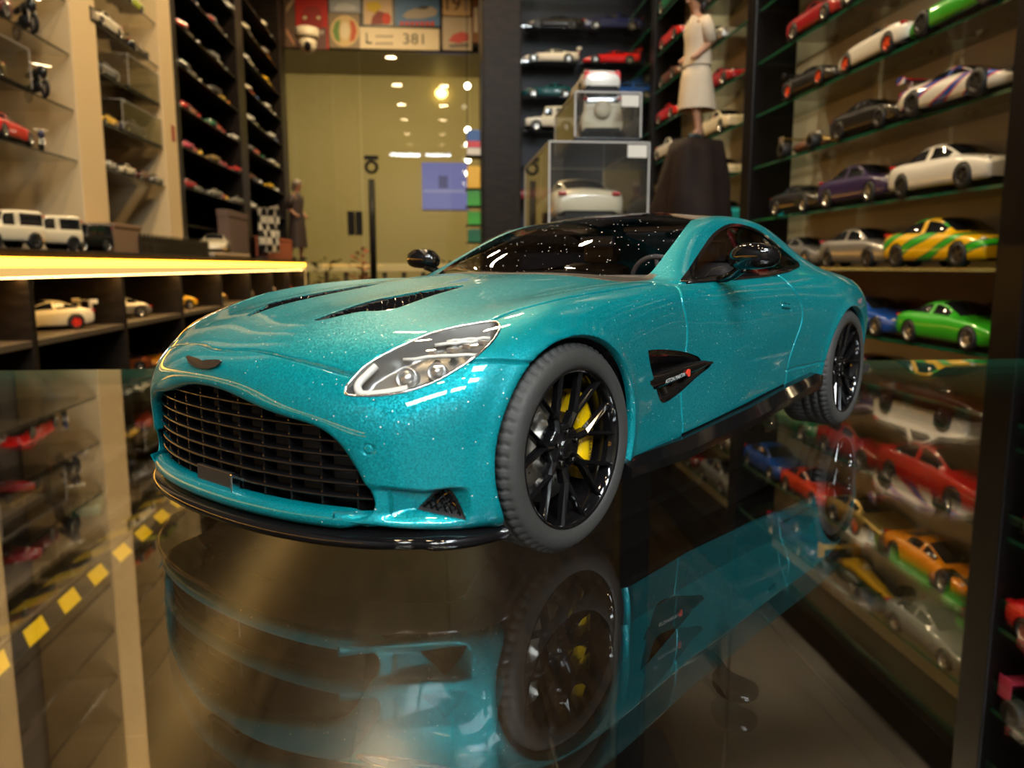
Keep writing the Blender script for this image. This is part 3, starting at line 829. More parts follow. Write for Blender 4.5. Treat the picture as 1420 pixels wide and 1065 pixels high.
    mb = MB(); px = plan(0); mb.bev((px - .045, -.13, .222), (px - .03, .115, .285), .004); plate = mbp(mb, 'plate_mount', SAT, grille)
    mb = MB(); mb.bev((px - .045, .117, .218), (px - .012, .126, .29), .003); mbp(mb, 'bracket', CHROME, plate)
    # winged emblem
    bp_ = []
    for t in (0, 1):
        pass
    o3 = []
    wing = [(0, .010), (.03, .016), (.11, .022), (.125, .016), (.10, -.002), (.06, -.014), (.02, -.018)]
    outl = wing + [(-a, b) for a, b in wing[::-1] if a > 0]
    pts = []
    for a, b in outl:
        a *= .9; pts.append((.7945 - .30 * abs(a) ** 2.2 - b * .25 * .9 + .002, a, .655 + b * .9))
    mb = MB(); mb.prism(pts, (.006, 0, .002)); mbp(mb, 'winged_emblem', SAT, bumper)
    # splitter
    half = [(plan(t) + .016, t) for t in np.linspace(0, .80, 26)] + [(.545, .845), (.49, .885), (.43, .915), (.37, .932), (.315, .94)]
    out2 = np.array([(a, -b) for a, b in half[::-1][:-1]] + half)
    tan = np.gradient(out2, axis=0); nrm_ = np.stack([tan[:, 1], -tan[:, 0]], 1); nrm_ /= np.linalg.norm(nrm_, axis=1, keepdims=True)
    if nrm_[len(nrm_) // 2][0] < 0: nrm_ = -nrm_
    L = []
    for p, n_ in zip(out2, nrm_):
        for o_, z_ in ((-.15, .178), (-.05, .168), (-.012, .158), (0, .148), (.002, .136), (-.004, .122), (-.02, .115), (-.15, .115)):
            q = p + n_ * o_; L.append((q[0], q[1], z_))
    m_ = len(out2)
    Fq = [(i * 8 + k, i * 8 + k + 1, i * 8 + k + 9, i * 8 + k + 8) for i in range(m_ - 1) for k in range(7)]
    mb = MB(); mb.sm = True; mb.add(L, Fq + [tuple(range(8)), tuple((m_ - 1) * 8 + k for k in range(8))[::-1]]); mbp(mb, 'splitter', GB, label='gloss black front splitter')
    # underbody, tail panel
    mb = MB(); mb.box((-3.75, -.62, .15), (.62, .62, .2)); mb.box((-2.35, -.84, .19), (-.5, .84, .24)); mb.box((-3.7, -.9, .25), (-3.3, .9, .30)); mbp(mb, 'underbody', DARK)
    mb = MB(); mb.box((-3.83, -.62, .38), (-3.80, .62, .88)); tail = mbp(mb, 'tail_panel', SAT)
    mb = MB(); mb.box((-3.86, -.6, .74), (-3.82, .6, .77)); mbp(mb, 'tail_light', mat('lamp red', (.5, .01, .01), .2, coat=.5), tail)
    # cabin
    mb = MB(); mb.sm = True
    mb.bev((-1.62, -.72, .72), (-.93, .72, .885), .05); dash = mbp(mb, 'dashboard', GREY)
    mb = MB(); mb.bev((-1.55, .18, .88), (-1.15, .54, .935), .03); mbp(mb, 'instrument_hood', GREY, dash)
    mb = MB(); mb.sm = True
    mb.lathe([(.185 + .014 * math.cos(t), .014 * math.sin(t)) for t in np.linspace(0, 2 * PI, 9)], 36); mb.box((-.18, -.012, -.008), (.18, .012, .008)); mb.box((-.012, -.18, -.008), (.012, 0, .008))
    mb.lathe([(.001, .02), (.05, .015), (.055, -.02)], 16)
    sw = mbp(mb, 'steering_wheel', GREY); sw.location = (-1.68 * KS, .36 * KS, .86 * KS); sw.rotation_euler = (0, math.radians(-68), 0)
    mb = MB(); mb.bev((-1.60, -.11, 1.09), (-1.57, .11, 1.145), .01); mbp(mb, 'rear_view_mirror', SAT)
    for sg in (1, -1):
        mb = MB(); mb.bev((-1.78, sg * .34 - .22, 1.165), (-1.66, sg * .34 + .22, 1.195), .01); mbp(mb, 'sun_visor', GREY)
    mb = MB(); mb.box((-2.9, -.7, .44), (-1.0, .7, .47)); mb.box((-2.9, -.6, .47), (-2.45, .6, .85)); mbp(mb, 'cabin_floor', DARK)
    return root

def build_wheel(root, cx, yo, sg, front, RUB, GB, DISC, YEL, DARK):
    """y axis is the axle; outer face at yo; sg is the side"""
    R_ = .350; ZC = .362
    w = .285 if front else .315
    wheel = empty('wheel'); wheel.parent = root
    wheel.location = (cx * KS, yo * KS, ZC * KS)
    def put(mb, name, m, par=wheel):
        mb.v = [(a * KS, b * KS * sg, c * KS) for a, b, c in mb.v]
        if sg == -1: mb.f = [f[::-1] for f in mb.f]
        return mb.build(name, m, par)
    # tyre, tread blocks cut by grooves and sipes
    NA = 300
    prof = [(.272, -.03), (.276, -.012), (.290, -.002), (.315, .0), (.334, -.006), (.346, -.018), (.352, -.030), (.362, -.036), (.362, -.062), (.354, -.064), (.354, -.072), (.362, -.074), (.362, -.112), (.354, -.114), (.354, -.122), (.362, -.124), (.362, -.165), (.354, -.167), (.354, -.175), (.362, -.177), (.362, -w + .03), (.350, -w + .012), (.30, -w), (.272, -w + .02)]
    V = []; n = NA
    for j, (r, h) in enumerate(prof):
        for k in range(n):
            t = 2 * PI * k / n
            rr = r
            if 6 <= j <= 8 and k % 5 == 0: rr -= .010
            if j in (11, 12) and (k + 2) % 5 == 0: rr -= .006
            if j in (15, 16) and k % 5 == 0: rr -= .006
            if j in (19, 20) and (k + 2) % 5 == 0: rr -= .008
            V.append((rr * math.cos(t), h, rr * math.sin(t)))
    F = [(i * n + k, (i + 1) * n + k, (i + 1) * n + (k + 1) % n, i * n + (k + 1) % n) for i in range(len(prof) - 1) for k in range(n)]
    mb = MB(); mb.sm = True; mb.add(V, F); tyre = put(mb, 'tyre', RUB)
    # rim: barrel and lip
    mb = MB(); mb.sm = True
    mb.lathe([(.262, -.20), (.250, -.17), (.252, -.05), (.262, -.03), (.268, -.012), (.276, -.008), (.281, -.014), (.279, -.03)], 72, 'y')
    rim = put(mb, 'rim', GB)
    mb = MB(); mb.sm = True
    mb.lathe([(.0005, -.038), (.030, -.038), (.034, -.042), (.036, -.052), (.075, -.050), (.084, -.056), (.088, -.075), (.085, -.10)], 40, 'y')
    put(mb, 'hub', GB, rim)
    for k in range(5):
        t = 2 * PI * k / 5 + .3
        mb = MB(); mb.sm = True; mb.lathe([(.0005, -.036), (.008, -.037), (.0095, -.041), (.0095, -.06)], 6, 'y', (.057 * math.cos(t), 0, .057 * math.sin(t))); put(mb, 'lug_nut', mat('dark steel', (.06, .055, .05), .25, 1.0), rim)
    def bar(mb, p, q, w0, w1, d0, d1):
        """bevelled spoke from p to q (x,z,y) with a raised ridge"""
        p = np.array(p); q = np.array(q); d = q[:2] - p[:2]; d = d / np.linalg.norm(d); s = np.array([-d[1], d[0]])
        L = []
        for c, ww, dd in ((p, w0, d0), (q, w1, d1)):
            for o_, dep in ((-ww, -dd), (-ww * .9, -.012), (-ww * .25, 0), (ww * .25, 0), (ww * .9, -.012), (ww, -dd)):
                xy = c[:2] + s * o_; L.append((xy[0], c[2] + dep, xy[1]))
        F = [(k, k + 1, k + 7, k + 6) for k in range(5)] + [(5, 0, 6, 11), (0, 5, 4, 3, 2, 1), (6, 7, 8, 9, 10, 11)]
        mb.add(L, [f[::-1] for f in F])
    for k in range(7):
        t = 2 * PI * k / 7 + .18
        mb = MB()
        c0 = (.070 * math.cos(t), .070 * math.sin(t), -.046)
        cj = (.128 * math.cos(t), .128 * math.sin(t), -.036)
        bar(mb, c0, cj, .020, .015, .035, .04)
        for dt in (-.235, .235):
            e = (.266 * math.cos(t + dt), .266 * math.sin(t + dt), -.014)
            j2 = (.120 * math.cos(t), .120 * math.sin(t), -.037)
            bar(mb, j2, e, .0105, .0075, .035, .03)
        put(mb, 'spoke', GB, rim)
    # brake
    mb = MB(); mb.sm = True
    mb.lathe([(.06, -.105), (.085, -.105), (.09, -.13), (.11, -.132), (.205, -.132), (.205, -.155), (.06, -.155)], 56, 'y')
    disc = put(mb, 'brake_disc', DISC)
    mb = MB()
    for k in range(36):
        t = 2 * PI * k / 36; r = .13 + .018 * (k % 4)
        mb.lathe([(.0005, -.1312), (.0045, -.1312)], 6, 'y', (r * math.cos(t), 0, r * math.sin(t)))
    put(mb, 'drilled_hole', DARK, disc)
    mb = MB(); mb.sm = True
    a0, a1 = (PI - .95, PI + .75) if front else (-.85, .85)
    pr = [(.135, -.15), (.13, -.10), (.14, -.080), (.165, -.072), (.20, -.074), (.222, -.085), (.226, -.11), (.222, -.15)]
    mb.lathe(pr, 18, 'y', (0, 0, 0), a0, a1)
    for aa in (a0, a1):
        mb.add([(r * math.cos(aa), h, r * math.sin(aa)) for r, h in pr], [tuple(range(len(pr))) if aa == a0 else tuple(range(len(pr)))[::-1]])
    cal = put(mb, 'brake_caliper', YEL)
    if sg == 1 and front:
        tm = text_mesh('ASTON MARTIN', .024 * KS); tm.materials.append(mat('lettering black', (.01, .01, .01), .5))
        to = link('lettering', tm, cal); to.location = (-.178 * KS, -.0695 * KS, .0)
        to.rotation_euler = (PI / 2, math.radians(90), PI)
    mb = MB(); mb.lathe([(.262, -.2), (.02, -.2)], 32, 'y'); put(mb, 'wheel_back', DARK)
    return wheel

# ------------------------------------------------------------------ the shop: floor, walls, ceiling, window to the passage
def wood_mat(name, c1, c2, rough, scale=(1.2, 9, 9), rot=0.0):
    m = bpy.data.materials.new(name); m.use_nodes = True
    nt = m.node_tree; b = nt.nodes['Principled BSDF']
    tc = nt.nodes.new('ShaderNodeTexCoord'); mp = nt.nodes.new('ShaderNodeMapping')
    mp.inputs['Scale'].default_value = scale; mp.inputs['Rotation'].default_value = (0, 0, rot)
    nz = nt.nodes.new('ShaderNodeTexNoise'); nz.inputs['Scale'].default_value = 6; nz.inputs['Detail'].default_value = 7; nz.inputs['Distortion'].default_value = .6
    cr = nt.nodes.new('ShaderNodeValToRGB')
    cr.color_ramp.elements[0].position = .35; cr.color_ramp.elements[0].color = (*c1, 1)
    cr.color_ramp.elements[1].position = .70; cr.color_ramp.elements[1].color = (*c2, 1)
    nt.links.new(tc.outputs['Object'], mp.inputs['Vector']); nt.links.new(mp.outputs[0], nz.inputs['Vector'])
    b.inputs['Specular IOR Level'].default_value = .5
    nt.links.new(nz.outputs['Fac'], cr.inputs[0]); nt.links.new(cr.outputs[0], b.inputs['Base Color'])
    mr = nt.nodes.new('ShaderNodeMapRange'); mr.inputs['To Min'].default_value = rough * .9; mr.inputs['To Max'].default_value = rough * 1.15
    nt.links.new(nz.outputs['Fac'], mr.inputs['Value']); nt.links.new(mr.outputs[0], b.inputs['Roughness'])
    return m
FLOORM = wood_mat('dark wood floor', (.007, .0042, .002), (.022, .0135, .006), .22, (9, .5, 3))
WALNUT = wood_mat('dark walnut board', (.009, .006, .004), (.024, .016, .010), .38, (3, 3, 14))
for _n in WALNUT.node_tree.nodes:
    if _n.type == 'BSDF_PRINCIPLED': _n.inputs['Specular IOR Level'].default_value = .2
BLACKW = mat('black laminate', (.006, .005, .005), .32, spec=.22)
CREAM = mat('cream painted board', (.80, .60, .33), .5, noise=.03, nscale=60)
GREYB = mat('grey shelf back', (.20, .185, .20), .55, noise=.06, nscale=12)
BEIGEB = mat('beige shelf back', (.58, .57, .55), .6, noise=.07, nscale=14)
REDB = mat('dark red shelf back', (.05, .012, .008), .5)
NAVYB = mat('navy shelf back', (.006, .006, .022), .45)
SHELFG = thin_glass('shelf glass', (.88, .93, .90), f0=.05)
CLEARG = thin_glass('clear shelf glass', (.93, .93, .92), f0=.05)
DEDGE = mat('dark glass edge', (.03, .028, .02), .2)
EDGEG = mat('green glass edge', (.008, .085, .045), .15, coat=.6)
CASEG = thin_glass('acrylic', (.93, .93, .92), f0=.05)
def struct(name, mb, m):
    o = mb.build(name, m); o['kind'] = 'structure'; return o
XL, XR, YN, YF = -1.50, 1.10, -4.8, 7.12
PW = .19                         # width of a floor plank
mb = MB(); mb.box((XL - .1, YN, -.06), (XR + .1, 9.9, -.004)); floor = struct('floor', mb, BLACKW)
k = 0; pm = {}
x = XL
while x < XR:
    off = (k * .83) % 1.6
    y = YN - off
    while y < 9.8:
        L = 1.6
        y0, y1 = max(y, YN), min(y + L, 9.8)
        x1 = min(x + PW, XR)
        key = (round(y1 - y0, 3), round(x1 - x, 3))
        if key[0] > .05:
            if key not in pm:
                mb = MB(); mb.bev((0, 0, -.006), (key[1] - .0008, key[0] - .0008, 0), .0005); pm[key] = mb.mesh('plank', FLOORM)
            link('plank', pm[key], floor, (x, y0, 0))
        y += L
    x += PW; k += 1
mb = MB(); mb.box((XL, YN, CEIL), (XR, YF, CEIL + .06)); struct('ceiling', mb, mat('ceiling paint', (.10, .09, .075), .7))
mb = MB(); mb.box((XL - .06, YN, 0), (XL, YF, CEIL)); struct('wall_left', mb, mat('wall grey', (.10, .09, .08), .6))
mb = MB(); mb.box((XR, YN, 0), (XR + .06, YF, CEIL)); struct('wall_right', mb, mat('wall grey', (.10, .09, .08), .6))
mb = MB(); mb.box((XL, YN - .06, 0), (XR, YN, CEIL)); struct('wall_back', mb, mat('wall back', (.22, .17, .11), .6))
# passage beyond the window
HALLW = mat('passage wall', (.42, .35, .17), .6, noise=.10, nscale=1.4)
HY = 9.8
mb = MB(); mb.box((-4.5, HY, 0), (4.5, HY + .06, 3.9)); struct('wall_far', mb, HALLW)
mb = MB(); mb.box((-4.5, 7.15, 3.1), (4.5, HY, 3.16)); struct('ceiling_passage', mb, mat('passage ceiling', (.30, .27, .2), .6))
mb = MB(); mb.box((-4.5, 7.1, 3.1), (-4.44, HY, 0)); struct('wall_passage_end', mb, HALLW)
mb = MB(); mb.box((4.44, 7.1, 3.1), (4.5, HY, 0)); struct('wall_passage_side', mb, HALLW)
mb = MB(); mb.box((-4.5, HY - .12, 0), (4.5, HY, .17)); struct('baseboard_far', mb, mat('pale stone', (.6, .5, .32), .5))
# window front: glass, head beam, mullion
WY = 7.0
ZB = at(520, 71, Y=WY).z
wn = empty('window_1', (0, WY, 0)); wn['kind'] = 'structure'
SHOPG = thin_glass('shop window glass', (.90, .90, .86), f0=.022)
mb = MB(); mb.box((XL, -.006, .02), (-.62, .006, ZB)); mb.build('pane', SHOPG, wn)
mb = MB(); mb.box((.30, -.006, .02), (.62, .006, ZB)); mb.build('pane', SHOPG, wn)
mb = MB(); mb.bev((XL, -.03, ZB), (XR, .03, ZB + .05), .004); mb.build('window_frame', BLACKW, wn)
dr = empty('door_1', (0, WY, 0)); dr['kind'] = 'structure'
mb = MB(); mb.box((-.61, -.006, .02), (.29, .006, ZB - .01)); mb.build('door_leaf', SHOPG, dr)
hx = at(517, 300, Y=WY).x
mb = MB(); mb.sm = True
mb.tube([(hx, -.06, .45), (hx, -.06, at(517, 250, Y=WY).z)], .028, 12)
mb.tube([(hx, -.06, .6), (hx, -.006, .6)], .012, 8); mb.tube([(hx, -.06, 1.4), (hx, -.006, 1.4)], .012, 8); mb.build('handle', BLACKW, dr)
zc = at(518, 232, Y=WY).z
mb = MB(); mb.sm = True
mb.lathe([(.045 + .014 * math.cos(t), .014 * math.sin(t)) for t in np.linspace(0, 2 * PI, 9)], 24, 'y', (hx, -.02, zc)); mb.build('lock_ring', BLACKW, dr)
mb = MB(); zt = at(518, 219, Y=WY).z; mb.bev((hx - .06, -.02, zt - .018), (hx + .06, -.006, zt + .018), .004); mb.build('lock_plate', BLACKW, dr)
pl = at(493, 310, Y=WY)
mb = MB(); mb.bev((pl.x - .062, -.05, pl.z - .10), (pl.x - .004, -.006, pl.z + .10), .004); mb.bev((pl.x + .004, -.05, pl.z - .10), (pl.x + .062, -.006, pl.z + .10), .004); mb.build('access_box', BLACKW, dr)
# wall over the window and the pictures on it
SY = WY - .05
mb = MB(); mb.box((XL, SY, ZB + .05), (XR, SY + .05, CEIL)); struct('wall_over_window', mb, mat('wall brown', (.06, .04, .025), .6))

# ------------------------------------------------------------------ glass table
TG = thin_glass('table glass', (.97, .985, .975), f0=.13, rough=0.0, power=4.2)
tb = empty('glass_table', (0, 0, 0))
tag(tb, 'glass table with a clear mirror-like top under the teal model car', 'table')
TY1 = .4365
mb = MB()
for z_ in (GT, GT - .0042):
    mb.add([(-.62, -.55, z_), (.62, -.55, z_), (.62, TY1, z_), (-.62, TY1, z_)], [(0, 1, 2, 3)])
mb.build('glass_top', TG, tb)
mb = MB()
mb.box((-.62, TY1, GT - .0042), (.62, TY1 + .0012, GT)); mb.box((-.62, -.5512, GT - .0042), (.62, -.55, GT)); mb.box((-.6212, -.55, GT - .0042), (-.62, TY1, GT)); mb.box((.62, -.55, GT - .0042), (.6212, TY1, GT))
mb.build('glass_edge', EDGEG, tb)
for lx in (-.6, .6):
    for ly in (-.53, TY1 - .02):
        mb = MB(); mb.bev((lx - .018, ly - .018, 0), (lx + .018, ly + .018, GT - .0045), .003); mb.build('leg', BLACKW, tb)

# ------------------------------------------------------------------ counter along the left wall
CX = -1.03                       # front of the counter
CY0, CY1 = -1.5, 6.47
counter = empty('display_counter', (0, 0, 0))
tag(counter, 'long dark counter of open compartments along the left wall', 'counter')
PITCHC = .607
DIV = [2.152 + PITCHC * i for i in range(-6, 8)]
DIV = [d for d in DIV if d < CY1 - .05] + [CY1 - .02]
BD = XL + .02
LEVELS = [.12, .305, .51, .71]
mb = MB(); mb.box((XL, CY0, 0), (CX - .02, CY1 - .03, .10)); mb.build('plinth', mat('gloss plinth', (.012, .010, .009), .10, coat=.6), counter)
mb = MB(); mb.box((XL, CY0, .10), (BD, CY1 - .02, .87)); mb.build('back_panel', mat('counter back', (.010, .006, .005), .5), counter)
for y in DIV:
    mb = MB(); mb.bev((BD, y - .0125, .10), (CX - .004, y + .0125, .868), .002); mb.build('divider', WALNUT, counter)
for a, b in zip(DIV[:-1], DIV[1:]):
    for z_ in LEVELS:
        mb = MB(); mb.bev((BD, a + .0125, z_ - .018), (CX - .006, b - .0125, z_), .002)
        mb.build('shelf_board', mat('oak edge', (.10, .075, .048), .45), counter)
wt = empty('worktop', (0, 0, 0))
tag(wt, 'dark worktop with a glowing yellow light strip along its front edge', 'worktop')
mb = MB(); mb.bev((XL + .004, CY0, .872), (CX - .012, CY1, .944), .004); mb.build('slab', WALNUT, wt)
LED = emit_mat('led strip', (1.0, .41, .026), 8.5)
LED2 = emit_mat('led strip glow', (1.0, .60, .18), .75)
mb = MB(); mb.bev((CX - .012, CY0, .897), (CX, CY1, .921), .002); mb.build('light_strip', LED, wt)
mb = MB(); mb.bev((CX - .012, CY0, .871), (CX - .001, CY1 - .002, .897), .002); mb.build('diffuser', LED2, wt)
mb = MB(); mb.box((CX - .030, CY0, .8695), (CX - .014, CY1 - .03, .8715)); mb.build('under_light', emit_mat('under light', (1, .60, .20), 22), wt)
mb = MB(); mb.bev((CX - .003, CY1 - .02, .60), (CX, CY1, .869), .001); mb.build('end_strip', LED2, counter)

# hazard tape on the floor along the counter
HX0, HX1 = -1.036, -.977
ht = empty('hazard_tape', (0, 0, 0)); tag(ht, 'yellow and black hazard tape on the dark floor along the left counter', 'tape')
mb = MB(); mb.box((HX0 - .004, .7, .0), (HX1 + .004, 5.6, .0006)); mb.build('black_band', mat('black tape', (.012, .011, .010), .45), ht)
mb = MB(); mb.prism([(HX0, .087 - .048, .0006), (HX0, .087 + .048, .0006), (HX1, .048, .0006), (HX1, -.048, .0006)], (0, 0, .0005)); sqm = mb.mesh('yellow_stripe', mat('yellow tape', (1.0, .66, .0), .45))
y_ = 1.926 - .184 * 6
while y_ < 5.4:
    if y_ > .75: link('yellow_stripe', sqm, ht, (0, y_, 0))
    y_ += .184
px0 = [at(*q, Z=0).x for q in ((120, 790), (180, 741))]
mb = MB(); mb.bev((sum(px0) / 2 - .012, CY0, 0), (sum(px0) / 2 + .002, CY1, .012), .002); tr = mb.build('trim_1', mat('aluminium', (.5, .45, .38), .35, .9)); tr['kind'] = 'structure'

# ------------------------------------------------------------------ left wall: cream columns, shelves of glass
SX = -1.20                       # front plane of the shelving
COLS = [(1.12, .20), (2.015, .20), (2.91, .21), (3.80, .18)]
for i, (y, w) in enumerate(COLS):
    mb = MB(); mb.bev((XL, y, .944), (SX, y + w, CEIL), .004)
    o = mb.build('column', CREAM); tag(o, None, None, None, 'structure'); o.name = 'trim_%d' % (i + 2)
LSH = [1.255, 1.42, 1.60, 1.77, 1.95, 2.13, 2.31, 2.49]
def bay(name, label, y0, y1, zs, back, xb, xf, glass=True, side=None, z0=.944, zt=CEIL, sides=True):
    o = empty(name, (0, 0, 0)); tag(o, label, 'shelving')
    s = 1 if xf > xb else -1
    mb = MB(); mb.box((min(xb, xb + s * .012), y0, z0), (max(xb, xb + s * .012), y1, zt)); mb.build('back_panel', back, o)
    for z_ in zs:
        if glass:
            mb = MB(); a, b = xb + s * .012, xf - s * .012
            mb.box((min(a, b), y0 + .002, z_ - .006), (max(a, b), y1 - .002, z_)); sh = mb.build('glass_shelf', SHELFG if s < 0 else CLEARG, o)
            mb = MB(); a, b = xf - s * .012, xf - s * .0105
            mb.box((min(a, b), y0 + .002, z_ - .006), (max(a, b), y1 - .002, z_)); mb.build('edge', EDGEG if s < 0 else DEDGE, sh)
        else:
            mb = MB(); a, b = xb + s * .012, xf - s * .006
            mb.bev((min(a, b), y0 + .002, z_ - .006), (max(a, b), y1 - .002, z_), .001); mb.build('shelf_board', BLACKW, o)
    if side:
        for yy in side:
            mb = MB(); mb.bev((min(xb, xf), yy[0], 0 if z0 < .2 else z0), (max(xb, xf), yy[1], zt), .003); mb.build('side_panel', BLACKW if s < 0 else WALNUT, o)
    return o
bay('wall_shelving', 'glass shelves with a grey back before the first cream column', 2.215, 2.91, LSH, GREYB, XL + .01, SX)
bay('wall_shelving', 'glass shelves with a grey back between the two cream columns', 3.12, 3.80, LSH, GREYB, XL + .01, SX)
bay('wall_shelving', 'glass shelves on the left wall before the two cream columns', 1.32, 2.015, LSH, GREYB, XL + .01, SX)
DSH = [1.10, 1.28, 1.47, 1.66, 1.85, 2.04, 2.23, 2.42, 2.61]
bay('dark_shelving', 'dark wooden shelves of mostly red small cars beside the cream column', 4.05, 5.24, DSH, BLACKW, XL + .01, SX, False, [(3.985, 4.05), (5.24, 5.43)])
bay('dark_shelving', 'dark wooden shelves of mixed small cars at the far end of the counter', 5.43, 6.67, DSH, BLACKW, XL + .01, SX, False, [(6.67, 6.90)])

# ------------------------------------------------------------------ right wall: bays of glass shelves
RF, RB = .82, .945
RSH = [.235, .365, .505, .64, .767, .897, 1.02, 1.155, 1.285, 1.415, 1.545, 1.675, 1.805, 1.935, 2.065]
def rbay(label, y0, y1, zs, side, zc=1.63):
    zs = [q for q in zs if q < zc]
    o = bay('tall_shelving', label, y0, y1, zs, BEIGEB, RB, RF, True, side, 0, CEIL)
    mb = MB(); mb.bev((RF + .01, y0, .0), (RB, y1, .12), .003); mb.build('plinth', BLACKW, o)
    mb = MB(); mb.bev((RF + .004, y0 + .002, zc), (RB - .001, y1 - .002, CEIL - .02), .003); mb.build('added_dark_top', BLACKW, o)  # unseen dark block, added to darken the shelving's reflection in the table
    return o
bay_near = rbay('tall glass shelving on the right wall right beside the glass table', .10, 1.05, RSH, [(.04, .10), (1.05, 1.11)])
bay_mid = rbay('tall glass shelving holding the yellow race car and the bright green coupe', 1.11, 2.07, RSH, [(2.07, 2.13)])
bay_far = rbay('tall glass shelving behind the figurine of the woman', 2.13, 3.04, RSH, [(3.04, 3.10)], 2.0)
mb = MB(); mb.box((RB - .0135, 1.112, .769), (RB - .0005, 2.068, .890)); mb.build('red_panel', REDB, bay_mid)
rbay('tall glass shelving at the dark end of the right wall', 3.10, 3.5, RSH, [], 2.1)
# cabinet across the end of the aisle
EY = 3.5
ex0, ex1 = at(722, 200, Y=EY).x, .945
ec = empty('end_cabinet', (0, 0, 0)); tag(ec, 'black cabinet of dark shelves facing the aisle beside the broad dark column', 'cabinet')
mb = MB(); mb.box((ex0, EY + .16, 0), (ex1, EY + .18, CEIL)); mb.build('back_panel', NAVYB, ec)
ESH = [at(800, py, Y=EY + .06).z for py in (280, 232, 184, 138, 90, 43, -5)] + [.72, .55, .38]
for z_ in ESH:
    mb = MB(); mb.box((ex0, EY + .004, z_ - .006), (ex1, EY + .16, z_)); mb.build('glass_shelf', SHELFG, ec)
mb = MB(); mb.bev((ex1, EY, 0), (XR, EY + .18, CEIL), .003); mb.build('side_panel', BLACKW, ec)
cx0 = at(670, 200, Y=EY).x
mb = MB(); mb.bev((cx0, EY - .02, 0), (ex0, EY + .30, CEIL), .004); o = mb.build('trim_9', WALNUT); o['kind'] = 'structure'
mb = MB(); mb.box((cx0 + .02, EY + .2, 0), (XR, EY + .3, CEIL)); struct('wall_end', mb, BLACKW)
# dark pedestal that carries the acrylic cases and the figurine
PEDX0, PEDX1, PEDY0, PEDY1, PEDZ = .09, .52, 1.03, 1.56, .945
pe = empty('pedestal', (0, 0, 0)); tag(pe, 'black pedestal table behind the teal car carrying the clear cases', 'pedestal')
mb = MB(); mb.bev((.30, 1.25, .02), (.35, 1.30, PEDZ - .02), .004); mb.build('column', BLACKW, pe)
mb = MB(); mb.bev((.20, 1.16, 0), (.42, 1.38, .02), .004); mb.build('foot_plate', BLACKW, pe)
mb = MB(); mb.bev((PEDX0, PEDY0, PEDZ - .02), (.30, PEDY1, PEDZ), .004); mb.bev((.30, 1.345, PEDZ - .02), (.54, PEDY1, PEDZ), .004); mb.build('top_board', WALNUT, pe)
# ceiling fixtures
mb = MB(); mb.sm = True; mb.lathe([(.045, .0), (.062, .0), (.064, -.012), (.052, -.03), (.046, -.03), (.046, 0)], 24); dlm = mb.mesh('downlight', mat('lamp ring', (.7, .7, .68), .4))
for i, (x, y) in enumerate(DOWNLIGHTS):
    o = link('downlight', dlm, None, (x, y, CEIL)); tag(o, 'round recessed downlight in the dark shop ceiling', 'ceiling light', 'ceiling downlights')
for x, y in PANELS:
    o = empty('panel_light', (x, y, CEIL)); tag(o, 'cool white gridded panel light in the dark shop ceiling', 'ceiling light', 'gridded ceiling panels')
    mb = MB()
    for k in range(13): mb.box((-.32 + k * .0533 - .006, -.27, -.068), (-.32 + k * .0533 + .006, .27, -.066))
    for k in range(11): mb.box((-.32, -.26 + k * .052 - .006, -.0685), (.32, -.26 + k * .052 + .006, -.0665))
    mb.build('grid', mat('lamp ring', (.7, .7, .68), .4), o)
    mb = MB(); mb.box((-.335, -.275, -.07), (-.32, .275, 0)); mb.box((.32, -.275, -.07), (.335, .275, 0)); mb.box((-.32, -.275, -.07), (.32, -.26, 0)); mb.box((-.32, .26, -.07), (.32, .275, 0)); mb.build('frame', mat('lamp ring', (.7, .7, .68), .4), o)
for x, y in HALL_LIGHTS:
    o = link('downlight', dlm, None, (x, y, 3.1)); mb = MB(); mb.sm = True; mb.lathe([(.001, -.012), (.045, -.012)], 20); mb.build('lamp_glass', emit_mat('hall lamp glass', (1, .85, .5), 7), o); tag(o, 'round downlight in the ceiling of the passage beyond the window', 'ceiling light', 'passage downlights')
build_hero()

# ------------------------------------------------------------------ small model cars for the shelves
def cut_tris(V, F, d):
    M = split(dict(V=V, N=V.copy(), D=d[:, None], F=F), d, 0.0)
    keep = M['D'][M['F'], 0].mean(1) > 0
    return sub(M['V'], M['F'][keep])
